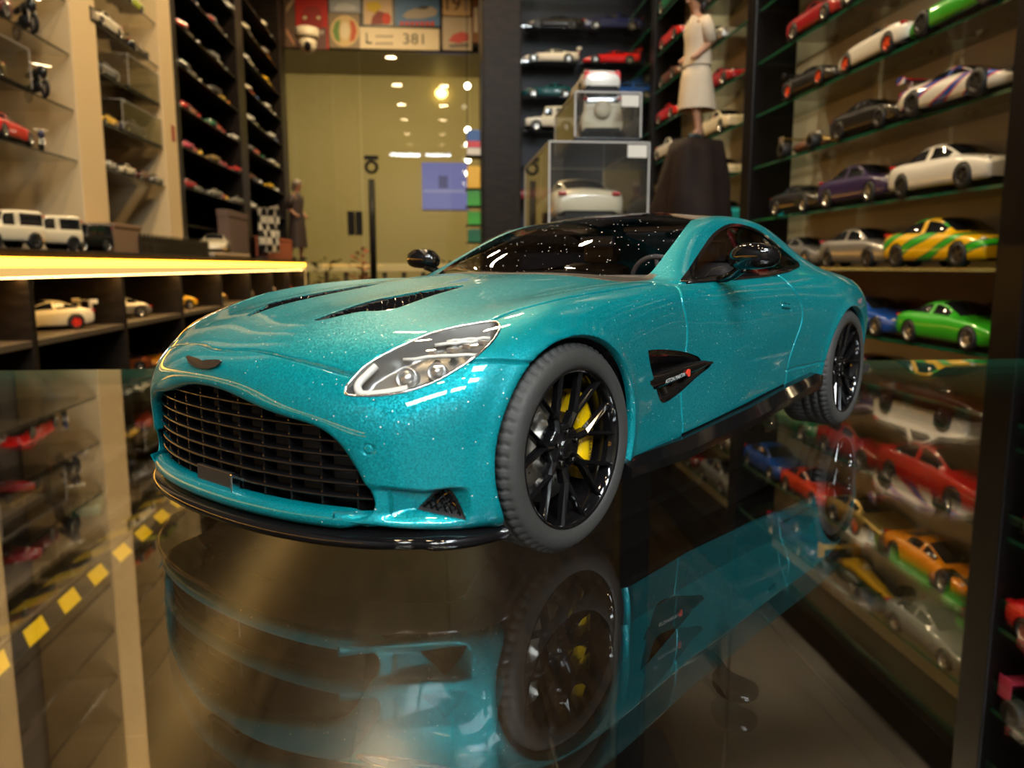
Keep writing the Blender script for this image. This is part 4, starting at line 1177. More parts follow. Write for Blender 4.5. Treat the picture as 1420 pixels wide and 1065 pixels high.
# every kind: stations (x, roof/hood height, roof half width, roof edge height, belt half width, belt height, half width, low height); glass station ranges
KINDS = {
 'coupe': dict(st=[(2.15, .50, .45, .48, .60, .46, .66, .22), (2.05, .60, .50, .58, .72, .54, .78, .18), (1.7, .70, .52, .68, .80, .66, .87, .16), (1.2, .78, .54, .76, .80, .78, .92, .16), (.75, .84, .56, .82, .78, .82, .91, .17), (.55, .88, .58, .86, .78, .84, .90, .18), (.15, 1.10, .56, 1.06, .76, .87, .90, .19), (-.15, 1.22, .54, 1.17, .74, .88, .90, .19), (-.6, 1.28, .54, 1.23, .74, .89, .91, .19), (-1.05, 1.20, .52, 1.14, .75, .90, .92, .19), (-1.5, 1.03, .50, .98, .76, .90, .93, .2), (-1.85, .92, .52, .89, .76, .86, .91, .23), (-2.1, .86, .50, .82, .70, .78, .82, .3), (-2.18, .70, .46, .66, .6, .6, .66, .36)],
    gl=(5, 7.2, 8.9, 10.6), sw=(5.6, 9.9), wb=(1.32, -1.28), r=.325, w=.92),
 'super': dict(st=[(2.2, .36, .5, .35, .66, .34, .72, .16), (2.05, .44, .55, .43, .78, .42, .86, .13), (1.6, .56, .56, .56, .84, .60, .94, .12), (1.1, .66, .56, .66, .80, .70, .96, .12), (.8, .74, .58, .73, .78, .72, .95, .13), (.35, .96, .56, .92, .76, .76, .94, .14), (-.05, 1.10, .52, 1.04, .74, .78, .95, .14), (-.5, 1.13, .50, 1.07, .74, .80, .96, .14), (-.95, 1.05, .48, 1.0, .74, .82, .98, .15), (-1.4, .95, .5, .93, .78, .84, .99, .17), (-1.85, .88, .56, .87, .80, .82, .95, .22), (-2.12, .82, .56, .80, .76, .74, .86, .3), (-2.2, .66, .5, .62, .6, .56, .68, .36)],
    gl=(3.6, 6, 7.4, 9), sw=(4.4, 8), wb=(1.35, -1.30), r=.335, w=.97),
 'sedan': dict(st=[(2.3, .62, .5, .6, .68, .56, .74, .24), (2.2, .74, .54, .72, .76, .66, .84, .2), (1.7, .86, .56, .84, .80, .80, .89, .18), (1.1, .93, .58, .91, .80, .88, .91, .18), (.9, .97, .6, .95, .79, .90, .91, .18), (.45, 1.22, .58, 1.18, .77, .93, .91, .19), (.1, 1.38, .56, 1.33, .75, .94, .91, .19), (-.5, 1.43, .56, 1.38, .75, .95, .91, .19), (-1.0, 1.36, .54, 1.31, .75, .96, .91, .19), (-1.4, 1.18, .54, 1.14, .76, .97, .91, .2), (-1.7, 1.05, .58, 1.03, .77, .96, .90, .21), (-2.15, 1.02, .58, 1.0, .75, .92, .86, .26), (-2.28, .86, .54, .82, .68, .74, .76, .32)],
    gl=(4, 6, 8, 9.9), sw=(4.6, 9.2), wb=(1.40, -1.40), r=.335, w=.91),
 'suv': dict(st=[(1.95, .85, .6, .83, .76, .78, .80, .45), (1.9, .98, .62, .97, .80, .92, .84, .40), (1.2, 1.10, .64, 1.09, .82, 1.04, .87, .38), (.75, 1.13, .66, 1.12, .82, 1.08, .88, .38), (.66, 1.18, .66, 1.17, .82, 1.10, .88, .38), (.45, 1.75, .70, 1.72, .80, 1.13, .88, .38), (.35, 1.86, .72, 1.83, .80, 1.13, .88, .38), (-.4, 1.92, .73, 1.88, .80, 1.13, .88, .38), (-1.4, 1.92, .73, 1.88, .80, 1.13, .88, .38), (-1.72, 1.90, .72, 1.86, .80, 1.12, .87, .40), (-1.80, 1.75, .70, 1.70, .78, 1.10, .86, .42), (-1.86, 1.0, .62, .95, .7, .9, .78, .5)],
    gl=(4.1, 5.3, 9.4, 10.3), sw=(4.8, 9.0), wb=(1.15, -1.15), r=.40, w=.88),
 'classic': dict(st=[(2.1, .50, .30, .48, .40, .44, .50, .26), (1.95, .66, .34, .63, .56, .56, .70, .22), (1.5, .80, .36, .76, .66, .78, .84, .2), (1.0, .88, .38, .84, .66, .80, .84, .2), (.5, .92, .42, .88, .66, .78, .80, .2), (.2, .96, .46, .92, .68, .82, .80, .2), (-.05, 1.16, .46, 1.10, .66, .84, .80, .2), (-.4, 1.24, .46, 1.18, .66, .85, .80, .2), (-.8, 1.18, .44, 1.12, .66, .86, .82, .2), (-1.2, 1.0, .42, .96, .66, .88, .86, .2), (-1.6, .88, .40, .84, .64, .84, .84, .22), (-1.95, .72, .36, .68, .54, .62, .68, .28), (-2.08, .55, .3, .5, .42, .46, .5, .34)],
    gl=(5, 6.3, 7.6, 9.2), sw=(5.5, 8.6), wb=(1.25, -1.20), r=.34, w=.84),
 'open': dict(st=[(2.1, .46, .45, .45, .62, .43, .68, .2), (2.0, .58, .5, .57, .72, .53, .8, .16), (1.5, .72, .52, .71, .80, .70, .88, .15), (1.0, .80, .54, .79, .78, .80, .90, .15), (.6, .85, .56, .84, .78, .82, .90, .16), (.35, .86, .58, .86, .78, .83, .90, .16), (0, .80, .58, .82, .77, .84, .90, .16), (-.5, .74, .58, .82, .77, .85, .90, .16), (-.9, .88, .56, .88, .76, .86, .91, .16), (-1.4, .90, .54, .89, .78, .88, .92, .18), (-1.85, .84, .52, .82, .74, .80, .88, .22), (-2.1, .72, .48, .69, .64, .64, .72, .32)],
    gl=None, sw=None, wb=(1.30, -1.28), r=.325, w=.90),
}
TYRE = mat('model tyre', (.012, .012, .012), .55)
WGLASS = mat('model window', (.012, .013, .016), .06, coat=.5)
UNDER = mat('model underside', (.008, .008, .008), .6)
def rim_mat(k):
    return {'silver': mat('rim silver', (.62, .60, .56), .25, .9), 'black': mat('rim black', (.02, .02, .02), .3), 'orange': mat('rim orange', (.75, .07, .01), .35), 'red': mat('rim red', (.72, .03, .015), .35), 'gold': mat('rim gold', (.55, .36, .1), .3, .8)}[k]
KM = {}
def kind_mesh(kind):
    if kind in KM: return KM[kind]
    K = KINDS[kind]; st = K['st']; rows = []
    for (x, zt, wr, zr, wb, zb, w, zl) in st:
        zm = zl + (zb - zl) * .55
        rows.append([(x, 0, zt), (x, wr * .55, zt - (zt - zr) * .35), (x, wr, zr), (x, (wr + wb) / 2, (zr + zb) / 2), (x, wb, zb), (x, (wb + w) / 2 + .02, zb - (zb - zm) * .30), (x, w, zm), (x, w * .97, zl + .04), (x, w * .88, zl)])
    C = np.array(rows, float)
    for r in range(2):
        S_ = surf_at(C, np.arange(len(st), dtype=float), np.arange(9.0)); T = np.array(rows, float)
        C = C + .6 * (T - S_); C[:, 0, 1] = 0
    s = np.linspace(0, len(st) - 1, (len(st) - 1) * 3 + 1); v = np.linspace(0, 8, 21)
    P = surf_at(C, s, v); ns, nv, _ = P.shape
    idx = np.arange(ns * nv).reshape(ns, nv)
    q = np.stack([idx[:-1, :-1], idx[:-1, 1:], idx[1:, 1:], idx[1:, :-1]], -1)
    sc_ = (s[:-1] + s[1:]) / 2; vc = (v[:-1] + v[1:]) / 2
    SS, VV = np.meshgrid(sc_, vc, indexing='ij')
    g = np.zeros(SS.shape, bool)
    if K['gl']:
        a, b, c, d = K['gl']
        g |= (VV < 2.0) & (((SS > a) & (SS < b)) | ((SS > c) & (SS < d)))
        g |= (VV > 2.3) & (VV < 3.9) & (SS > K['sw'][0]) & (SS < K['sw'][1]) & (np.abs(SS - (K['sw'][0] + K['sw'][1]) / 2) > .17)
    def tri(m):
        Q = q[m]; return np.concatenate([Q[:, [0, 2, 1]], Q[:, [0, 3, 2]]])
    V = P.reshape(-1, 3)
    L = 1 / 4.4
    out = {}
    caps = []
    for e_ in (0, ns - 1):
        ring = [idx[e_, k] for k in range(nv)]
        cv = np.array([[P[e_, 0, 0], 0, P[e_, :, 2].min()]]); V = np.concatenate([V, cv]); ci_ = len(V) - 1
        for k in range(nv - 1): caps.append((ci_, ring[k], ring[k + 1]) if e_ == 0 else (ci_, ring[k + 1], ring[k]))
    caps = np.array(caps)
    for nm, m in (('body', ~g), ('windows', g)):
        if not m.any(): out[nm] = None; continue
        f = tri(m)
        if nm == 'body':
            f = np.concatenate([f, caps])
            x, y, z = V.T; d = np.full(len(V), 1.0)
            for wx in K['wb']:
                d = np.minimum(d, np.where(y > .4, np.hypot(x - wx, z - K['r']) - (K['r'] + .045), 1.0))
            v2, f2 = cut_tris(V, f, d)
        else:
            v2, f2 = sub(V, f)
        v3, f3 = both(v2, f2)
        out[nm] = np_mesh(nm, v3 * L, f3, WGLASS if nm == 'windows' else UNDER)
    # underside and wheel wells
    mb = MB(); x0, x1 = st[-1][0] + .1, st[0][0] - .1; zl = min(t[7] for t in st)
    mb.box((x0 * L, -K['w'] * .62 * L, zl * L), (x1 * L, K['w'] * .62 * L, (zl + .42) * L))
    mb.box((x0 * L, -K['w'] * .86 * L, zl * L), ((K['wb'][1] - K['r'] - .08) * L, K['w'] * .86 * L, (zl + .06) * L))
    mb.box(((K['wb'][1] + K['r'] + .08) * L, -K['w'] * .86 * L, zl * L), ((K['wb'][0] - K['r'] - .08) * L, K['w'] * .86 * L, (zl + .06) * L))
    if kind == 'open':
        mb.box((-.7 * L, -.5 * L, .5 * L), (.2 * L, .5 * L, .72 * L))
    out['under'] = mb.mesh('underside', UNDER)
    r = K['r']; wd = .25 if kind != 'suv' else .27
    mb = MB(); mb.sm = True
    mb.lathe([(r * .64, 0), (r * .9, .004), (r * .98, -.02), (r, -.05), (r, -wd + .03), (r * .9, -wd)], 24, 'y'); mb.v = [(a * L, b * L, c * L) for a, b, c in mb.v]
    out['tyre'] = mb.mesh('tyre', TYRE)
    mb = MB()
    mb.lathe([(r * .66, .0), (r * .60, -.03), (r * .52, -.05)], 20, 'y')
    for k in range(5):
        t = 2 * PI * k / 5; c, s2 = math.cos(t), math.sin(t)
        mb.add([(c * a - s2 * b, h, s2 * a + c * b) for a, b, h in ((.02, -.05, -.02), (r * .6, -.035, -.012), (r * .6, .035, -.012), (.02, .05, -.02))], [(0, 3, 2, 1)])
    mb.lathe([(.001, -.01), (.06, -.015), (.07, -.03)], 10, 'y')
    mb.mi = 1; mb.lathe([(r * .56, -.06), (.001, -.06)], 16, 'y')
    mb.v = [(a * L, b * L, c * L) for a, b, c in mb.v]
    out['rim'] = mb.mesh('rim', [rim_mat('silver'), UNDER])
    # lamps
    mb = MB(); f = st[1]
    for sg in (1, -1): mb.ball(((f[0] - .12) * L, sg * (f[6] - .17) * L, (f[3] + .0) * L), (.10 * L, .09 * L, .06 * L), 10, 6)
    mb.s = [True] * len(mb.f); out['headlight'] = mb.mesh('headlight', mat('model lamp', (.75, .73, .68), .15, .3))
    mb = MB(); b_ = st[-2]
    for sg in (1, -1): mb.bev(((b_[0] - .10) * L, sg * (b_[6] - .16) * L - .10 * L, (b_[3] - .10) * L), ((b_[0] + .03) * L, sg * (b_[6] - .16) * L + .10 * L, (b_[3] - .0) * L), .008)
    out['tail_light'] = mb.mesh('tail_light', mat('lamp red', (.5, .01, .01), .2, coat=.5))
    # options
    mb = MB(); tx = st[-2][0]
    tz = st[-2][1] + .32
    mb.bev(((tx - .18) * L, -.80 * L, tz * L), ((tx + .12) * L, .80 * L, (tz + .035) * L), .003)
    for sg in (1, -1):
        mb.bev(((tx - .12) * L, (sg * .5 - .02) * L, (st[-2][1] - .08) * L), ((tx + .05) * L, (sg * .5 + .02) * L, tz * L), .002)
        mb.bev(((tx - .2) * L, (sg * .80 - .02) * L, (tz - .12) * L), ((tx + .14) * L, (sg * .80 + .02) * L, (tz + .08) * L), .002)
    out['rear_wing'] = mb.mesh('rear_wing', UNDER)
    mb = MB(); mb.sm = True
    mb.lathe([(.001, -.24), (.16, -.24), (.30, -.22), (.36, -.16), (.37, -.02), (.2, .0)], 22, 'x', (st[-1][0] + .04, 0, 1.22)); mb.v = [(a * L, b * L, c * L) for a, b, c in mb.v]
    out['spare_wheel'] = mb.mesh('spare_wheel', UNDER)
    mb = MB()
    fx = .32
    V4 = [((.42) * L, -.62 * L, .84 * L), ((.42) * L, .62 * L, .84 * L), (.12 * L, .52 * L, 1.14 * L), (.12 * L, -.52 * L, 1.14 * L)]
    mb.add(V4, [(0, 1, 2, 3)]); out['open_windshield'] = mb.mesh('windshield', WGLASS)
    mb = MB()
    for sg in (1, -1): mb.bev((-.75 * L, (sg * .36 - .2) * L, .6 * L), (-.55 * L, (sg * .36 + .2) * L, 1.02 * L), .008)
    out['seat'] = mb.mesh('seat', mat('seat leather', (.30, .05, .02), .5))
    KM[kind] = out
    return out
PAINT = {}
PC = dict(red=(.62, .008, .008), crimson=(.36, .004, .012), maroon=(.09, .004, .006), white=(.78, .76, .70), cream=(.74, .66, .48), silver=(.50, .49, .47), grey=(.16, .16, .16), black=(.008, .008, .009), navy=(.008, .012, .07), blue=(.005, .07, .38), purple=(.03, .016, .08), green=(.03, .42, .015), emerald=(.0, .16, .07), teal=(.0, .09, .13), yellow=(.85, .50, .0), gold=(.48, .33, .10), orange=(.85, .28, .0), copper=(.55, .13, .03), pink=(.70, .07, .16), brown=(.13, .05, .025), lime=(.50, .62, .02), cyan=(.02, .50, .65), vermilion=(.72, .045, .008))
def paint(c):
    if c not in PAINT:
        metal = .75 if c in ('silver', 'gold', 'copper') else .0
        m = bpy.data.materials.new('paint ' + c); m.use_nodes = True
        nt = m.node_tree; b = nt.nodes['Principled BSDF']
        b.inputs['Base Color'].default_value = (*PC[c], 1); b.inputs['Metallic'].default_value = metal
        b.inputs['Roughness'].default_value = .32; b.inputs['Coat Weight'].default_value = .9; b.inputs['Coat Roughness'].default_value = .05
        PAINT[c] = m
    return PAINT[c]
def livery(name, base, a, b_):
    """racing stripes in two colours over a base, by place on the body"""
    if name in PAINT: return PAINT[name]
    m = bpy.data.materials.new(name); m.use_nodes = True
    nt = m.node_tree; bs_ = nt.nodes['Principled BSDF']
    tc = nt.nodes.new('ShaderNodeTexCoord'); mp = nt.nodes.new('ShaderNodeMapping'); mp.inputs['Rotation'].default_value = (0, math.radians(25), 0)
    wv = nt.nodes.new('ShaderNodeTexWave'); wv.wave_type = 'BANDS'; wv.bands_direction = 'Z'; wv.inputs['Scale'].default_value = 2.4; wv.inputs['Distortion'].default_value = 2.5; wv.inputs['Detail'].default_value = 1
    cr = nt.nodes.new('ShaderNodeValToRGB'); cr.color_ramp.interpolation = 'CONSTANT'
    e = cr.color_ramp.elements; e[0].color = (*PC[base], 1); e[1].position = .62; e[1].color = (*PC[a], 1)
    q = e.new(.82); q.color = (*PC[b_], 1)
    nt.links.new(tc.outputs['Object'], mp.inputs[0]); nt.links.new(mp.outputs[0], wv.inputs[0]); nt.links.new(wv.outputs['Fac'], cr.inputs[0]); nt.links.new(cr.outputs[0], bs_.inputs['Base Color'])
    bs_.inputs['Roughness'].default_value = .3; bs_.inputs['Coat Weight'].default_value = .9
    PAINT[name] = m
    return m
def small_car(kind, color, loc, rz, length=.25, label=None, group=None, rim='silver', wing=False, mat_=None, spare=False, lod=0, name='model_car'):
    K = KINDS[kind]; M = kind_mesh(kind)
    root = empty(name, loc, rz); root.scale = (length, length, length)
    tag(root, label, 'model car', group)
    pm = mat_ or paint(color)
    def pt(nm, me, parent=root, m=None):
        o = link(nm, me, parent)
        if m: o.material_slots[0].link = 'OBJECT'; o.material_slots[0].material = m
        return o
    body = pt('body', M['body'], root, pm)
    if M['windows']: pt('windows', M['windows'])
    pt('underside', M['under'])
    if lod < 2:
        pt('headlight', M['headlight'], body); pt('tail_light', M['tail_light'], body)
    L = 1 / 4.4
    for wx in K['wb']:
        for sg in (1, -1):
            w = pt('wheel', M['tyre']); w.location = (wx * L, sg * (K['w'] + .005) * L, K['r'] * L)
            w.rotation_euler = (0, 0, 0 if sg == 1 else PI)
            r = pt('rim', M['rim'], w, rim_mat(rim))
    if wing: pt('rear_wing', M['rear_wing'], root, pm)
    if spare: pt('spare_wheel', M['spare_wheel'], root, pm)
    if kind == 'open':
        pt('windshield', M['open_windshield']); pt('seats', M['seat']).name = 'seat'
    return root
# a model motorcycle and an open-wheel racing car
def motorbike(color, loc, rz, length, label):
    root = empty('model_motorcycle', loc, rz); root.scale = (length,) * 3; tag(root, label, 'model motorcycle')
    for x in (-.33, .33):
        mb = MB(); mb.sm = True; mb.lathe([(.115 + .035 * math.cos(t), .03 * math.sin(t)) for t in np.linspace(0, 2 * PI, 9)], 24, 'y', (x, 0, .15)); w = mb.build('wheel', TYRE, root)
        mb = MB(); mb.lathe([(.09, .012), (.10, .0), (.09, -.012), (.02, -.012), (.02, .012), (.09, .012)], 16, 'y', (x, 0, .15)); mb.build('rim', rim_mat('silver'), w)
    mb = MB(); mb.sm = True; mb.ball((.06, 0, .42), (.17, .08, .09)); mb.ball((.26, 0, .42), (.10, .075, .11)); mb.ball((-.28, 0, .44), (.14, .05, .05)); mb.build('fairing', paint(color), root)
    mb = MB(); mb.sm = True; mb.ball((-.02, 0, .24), (.15, .08, .11)); mb.tube([(-.33, .05, .15), (-.05, .05, .24)], .02, 6); mb.tube([(-.33, -.05, .15), (-.05, -.05, .24)], .02, 6); mb.build('engine', UNDER, root)
    mb = MB(); mb.tube([(.33, .05, .15), (.22, .05, .52)], .016, 6); mb.tube([(.33, -.05, .15), (.22, -.05, .52)], .016, 6); mb.tube([(.21, -.17, .54), (.21, .17, .54)], .012, 6); mb.build('fork', rim_mat('silver'), root)
    mb = MB(); mb.sm = True; mb.ball((-.12, 0, .45), (.12, .065, .03)); mb.build('saddle', UNDER, root)
    return root
def formula_car(color, c2, loc, rz, length, label):
    root = empty('model_racing_car', loc, rz); root.scale = (length,) * 3; tag(root, label, 'model car')
    mb = MB(); mb.sm = True
    mb.tube([(.48, 0, .05), (.30, 0, .075), (.12, 0, .10), (-.02, 0, .12), (-.12, 0, .15), (-.25, 0, .11), (-.42, 0, .08)], [.018, .035, .05, .06, .07, .055, .03], 12); mb.build('body', paint(color), root)
    for sg in (1, -1):
        mb = MB(); mb.sm = True; mb.ball((-.10, sg * .10, .075), (.17, .06, .055)); mb.build('side_pod', paint(c2), root)
    for x, r in ((.28, .068), (-.32, .074)):
        for sg in (1, -1):
            mb = MB(); mb.sm = True; mb.lathe([(r * .5, .03), (r * .9, .035), (r, .02), (r, -.05), (r * .9, -.06), (r * .4, -.05)], 20, 'y', (x, sg * .17, r)); w = mb.build('wheel', TYRE, root)
            mb = MB(); mb.lathe([(r * .5, .03), (.001, .02)], 14, 'y', (x, sg * .17 + (0 if sg > 0 else -.05), r)); mb.build('rim', rim_mat('silver'), w)
            mb = MB(); mb.tube([(x, sg * .03, .085), (x, sg * .15, r)], .006, 6); mb.build('suspension_arm', UNDER, root)
    mb = MB(); mb.bev((.42, -.19, .03), (.50, .19, .042), .003); mb.build('front_wing', paint(c2), root)
    mb = MB(); mb.bev((-.50, -.16, .19), (-.40, .16, .20), .003); mb.bev((-.50, -.165, .09), (-.40, -.155, .22), .003); mb.bev((-.50, .155, .09), (-.40, .165, .22), .003); mb.build('rear_wing', paint(color), root)
    mb = MB(); mb.sm = True; mb.ball((.0, 0, .185), (.035, .03, .03)); mb.build('helmet', paint('white'), root)
    return root
# ------------------------------------------------------------------ right wall
def shelf_z(zs, z): return min(zs, key=lambda q: abs(q - z))
def on_right(kind, color, px, py, label, facing='near', length=.262, X=.878, **kw):
    p = at(px, py, X=X)
    z = shelf_z(RSH, p.z)
    rz = {'near': -PI / 2, 'far': PI / 2}[facing]
    QUEUE.append([p.y, z, length, lambda y, s_: small_car(kind, color, (X, y, z), rz, length * s_, label, **kw)])
QUEUE = []
def right_racer(c1, c2, px, py, length, label):
    p = at(px, py, X=.88); z = shelf_z(RSH, p.z)
    QUEUE.append([p.y, z, length, lambda y, s_: formula_car(c1, c2, (.88, y, z), -PI / 2, length * s_, label)])
BAYS = [(.10, 1.05), (1.11, 2.07), (2.13, 3.04)]
def flush_right():
    for lo, hi in BAYS:
        for z in sorted({q[1] for q in QUEUE}):
            row_ = sorted([q for q in QUEUE if q[1] == z and (lo + hi) / 2 - .535 <= q[0] < (lo + hi) / 2 + .53], key=lambda q: q[0])
            if not row_: continue
            tot = sum(q[2] + .012 for q in row_); s_ = min(1, (hi - lo - .01) / tot)
            for it in range(60):
                for q in row_:
                    e = q[2] * s_ / 2 + .004; q[0] = min(max(q[0], lo + e), hi - e)
                for a, b in zip(row_[:-1], row_[1:]):
                    need = (a[2] + b[2]) * s_ / 2 + .008 - (b[0] - a[0])
                    if need > 0: a[0] -= need / 2; b[0] += need / 2
            for q in row_: q[3](q[0], s_)
GTR = livery('livery yellow', 'yellow', 'emerald', 'green')
WRB = livery('livery white', 'white', 'red', 'blue')
on_right('sedan', 'yellow', 1318, 369, 'yellow and green striped race car on the glass shelf above the bright green coupe', 'near', .268, rim='black', mat_=GTR)
on_right('sedan', 'silver', 1203, 369, 'silver coupe parked behind the yellow race car', 'near', .25, rim='black')
on_right('coupe', 'grey', 1128, 369, 'dull grey coupe farthest along the shelf of the yellow race car', 'near', .25)
on_right('sedan', 'white', 1330, 252, 'white saloon on the glass shelf right above the yellow race car', 'near', .262, rim='black')
on_right('sedan', 'purple', 1208, 275, 'dark purple saloon between the white saloon and a black coupe', 'near', .262)
on_right('coupe', 'black', 1122, 290, 'black coupe at the far end of the white saloon shelf', 'near', .25)
on_right('super', 'white', 1345, 140, 'white race car with red and blue stripes, two shelves above the yellow race car', 'near', .275, mat_=WRB, wing=True, rim='black')
on_right('coupe', 'black', 1228, 178, 'black coupe behind the striped white race car', 'near', .255, rim='black')
right_racer('gold', 'brown', 1135, 205, .25, 'brown and gold open-wheel racing car at the end of the striped car shelf')
on_right('open', 'white', 1243, 88, 'white open sports car with orange wheels on the upper right shelving', 'far', .255, rim='orange')
on_right('super', 'black', 1152, 125, 'black race car with orange wheels behind the white open sports car', 'near', .25, rim='orange', wing=True)
on_right('super', 'green', 1340, 30, 'bright green low sports car on the topmost shelf in view', 'far', .27, rim='black', wing=True)
on_right('coupe', 'crimson', 1150, 40, 'pinkish red coupe on the same high shelf as the bright green sports car', 'near', .25)
on_right('sedan', 'grey', 1240, 10, 'grey saloon behind the bright green sports car on the high shelf', 'near', .25)
on_right('coupe', 'green', 1305, 478, 'bright green classic coupe on the shelf with the dark red back', 'near', .262)
on_right('coupe', 'blue', 1217, 478, 'blue coupe behind the bright green classic coupe', 'near', .25)
on_right('sedan', 'white', 1160, 470, 'white saloon deep on the shelf with the dark red back', 'near', .25)
on_right('sedan', 'maroon', 1290, 590, 'dark maroon saloon seen through the table glass under the green coupe', 'near', .26)
on_right('coupe', 'maroon', 1385, 605, 'maroon coupe at the near end of the maroon saloon shelf', 'near', .25)
on_right('sedan', 'grey', 1180, 560, 'grey saloon behind the dark maroon saloon', 'near', .25, rim='black')
on_right('sedan', 'red', 1310, 690, 'long red saloon seen through the glass below the maroon cars', 'near', .28)
on_right('coupe', 'crimson', 1195, 640, 'crimson coupe behind the long red saloon', 'near', .25)
on_right('coupe', 'emerald', 1125, 610, 'emerald coupe at the far end of the long red saloon shelf', 'near', .25)
on_right('super', 'orange', 1275, 800, 'orange yellow supercar seen through the table glass', 'near', .262)
on_right('coupe', 'gold', 1192, 735, 'gold coupe behind the orange yellow supercar', 'near', .25)
on_right('coupe', 'vermilion', 1110, 690, 'vermilion coupe on the shelf of the orange yellow supercar', 'near', .25)
on_right('sedan', 'blue', 1052, 655, 'blue saloon farthest on the shelf of the orange yellow supercar', 'near', .25)
on_right('super', 'navy', 1195, 830, 'navy sports car on the lowest right shelf below the gold coupe', 'near', .255)
right_racer('yellow', 'black', 1262, 900, .26, 'yellow and black open-wheel racing car on the lowest right shelf')
on_right('coupe', 'grey', 1330, 950, 'grey coupe beside the yellow open-wheel racing car', 'near', .24)
# bay right beside the table
on_right('coupe', 'red', 1432, 880, 'bright red hatchback on the nearest right shelving under green-edged glass', 'near', .25)
right_racer('pink', 'white', 1428, 1010, .26, 'pink and white open-wheel racing car on the lowest near shelf')
on_right('classic', 'silver', 1440, 745, 'silver classic car above the bright red hatchback', 'near', .24)
# far bay behind the figurine
FARC = [(1005, 290, 'sedan', 'cyan', 'bright cyan saloon low in the shelving behind the figurine'), (1005, 245, 'coupe', 'cream', 'cream coupe above the bright cyan saloon'), (930, 255, 'coupe', 'gold', 'gold coupe beside the dark mound under the figurine'),
        (1008, 182, 'sedan', 'cream', 'cream saloon level with the figurine feet'), (925, 215, 'sedan', 'white', 'white saloon left of the figurine base'), (1013, 118, 'coupe', 'crimson', 'crimson coupe behind the figurine knees'), (938, 165, 'coupe', 'red', 'red coupe left of the figurine legs'),
        (1000, 62, 'sedan', 'silver', 'silver saloon behind the figurine shoulder'), (935, 110, 'classic', 'brown', 'brown classic car left of the figurine skirt'), (945, 62, 'coupe', 'red', 'red coupe left of the figurine blouse'), (925, 30, 'sedan', 'emerald', 'emerald saloon beside the figurine head'), (1005, 10, 'coupe', 'grey', 'grey coupe on the high shelf behind the figurine')]
for px, py, kd, co, lb in FARC: on_right(kd, co, px, py, lb, 'near', .25)
# fill the remaining shelves of the near and far bays
def fill_right(lo, hi, zi, specs, where):
    n = len(specs)
    for i, (kd, c) in enumerate(specs):
        y = lo + (hi - lo) * (i + .5) / n; z = RSH[zi]
        kn = {'coupe': 'coupe', 'classic': 'classic car', 'sedan': 'saloon', 'super': 'sports car', 'suv': 'off-roader', 'open': 'open sports car'}[kd]
        nb = ('before a %s car' % specs[1][1]) if i == 0 else ('after a %s car' % specs[i - 1][1])
        def mk(y_, s_, kd=kd, c=c, z=z, lb='%s %s %s, %s' % (c, kn, nb, where)): return small_car(kd, c, (.878, y_, z), -PI / 2, .25 * s_, lb)
        QUEUE.append([y, z, .25, mk])
LV = {2: 'third shelf up', 3: 'fourth shelf up', 4: 'fifth shelf up', 5: 'sixth shelf up', 6: 'seventh shelf up', 7: 'eighth shelf up', 8: 'ninth shelf up', 0: 'lowest shelf', 1: 'second shelf up', 9: 'tenth shelf up'}
NEAR = {3: [('sedan', 'navy'), ('coupe', 'orange'), ('sedan', 'grey')], 4: [('coupe', 'black'), ('super', 'yellow'), ('sedan', 'maroon')], 5: [('coupe', 'silver'), ('sedan', 'black'), ('super', 'red')], 6: [('sedan', 'emerald'), ('coupe', 'grey'), ('classic', 'maroon')], 7: [('super', 'blue'), ('sedan', 'silver'), ('coupe', 'black')], 8: [('coupe', 'brown'), ('sedan', 'navy'), ('coupe', 'crimson')], 9: [('sedan', 'grey'), ('coupe', 'purple'), ('sedan', 'black')]}
for zi, sp in NEAR.items(): fill_right(.10, 1.05, zi, sp, '%s right beside the glass table' % LV[zi])
FARS = {0: [('sedan', 'grey'), ('coupe', 'maroon'), ('sedan', 'navy')], 1: [('coupe', 'silver'), ('sedan', 'emerald'), ('coupe', 'black')], 2: [('sedan', 'red'), ('coupe', 'white'), ('sedan', 'grey')], 3: [('coupe', 'blue'), ('sedan', 'silver'), ('coupe', 'yellow')], 4: [('sedan', 'black'), ('coupe', 'crimson'), ('sedan', 'white')]}
for zi, sp in FARS.items(): fill_right(2.13, 3.04, zi, sp, '%s in the bay behind the figurine' % LV[zi])
flush_right()
# ------------------------------------------------------------------ end cabinet
def on_end(kind, color, px, py, label, flip=False, **kw):
    p = at(px, py, Y=EY + .085); z = min(ESH, key=lambda q: abs(q - p.z))
    return small_car(kind, color, (p.x, p.y, z), PI if not flip else 0, .25, label, **kw)
on_end('super', 'white', 762, 90, 'white coupe with a tall rear wing on the dark end cabinet', wing=True)
on_end('super', 'red', 846, 90, 'red wedge sports car beside the white winged coupe', wing=True)
on_end('super', 'black', 768, 43, 'black sports car on the top dark shelf of the end cabinet', False, rim='black')
on_end('sedan', 'navy', 848, 43, 'navy car with bright wheels on the top dark shelf')
on_end('classic', 'teal', 760, 138, 'teal classic car with silver wheels over the white off-roader')
on_end('sedan', 'blue', 868, 138, 'blue saloon half hidden behind the stacked clear cases')
on_end('suv', 'white', 762, 184, 'small white off-roader with spare wheel on the end cabinet', spare=True)
on_end('coupe', 'crimson', 738, 280, 'crimson coupe low in the end cabinet behind the clear case')
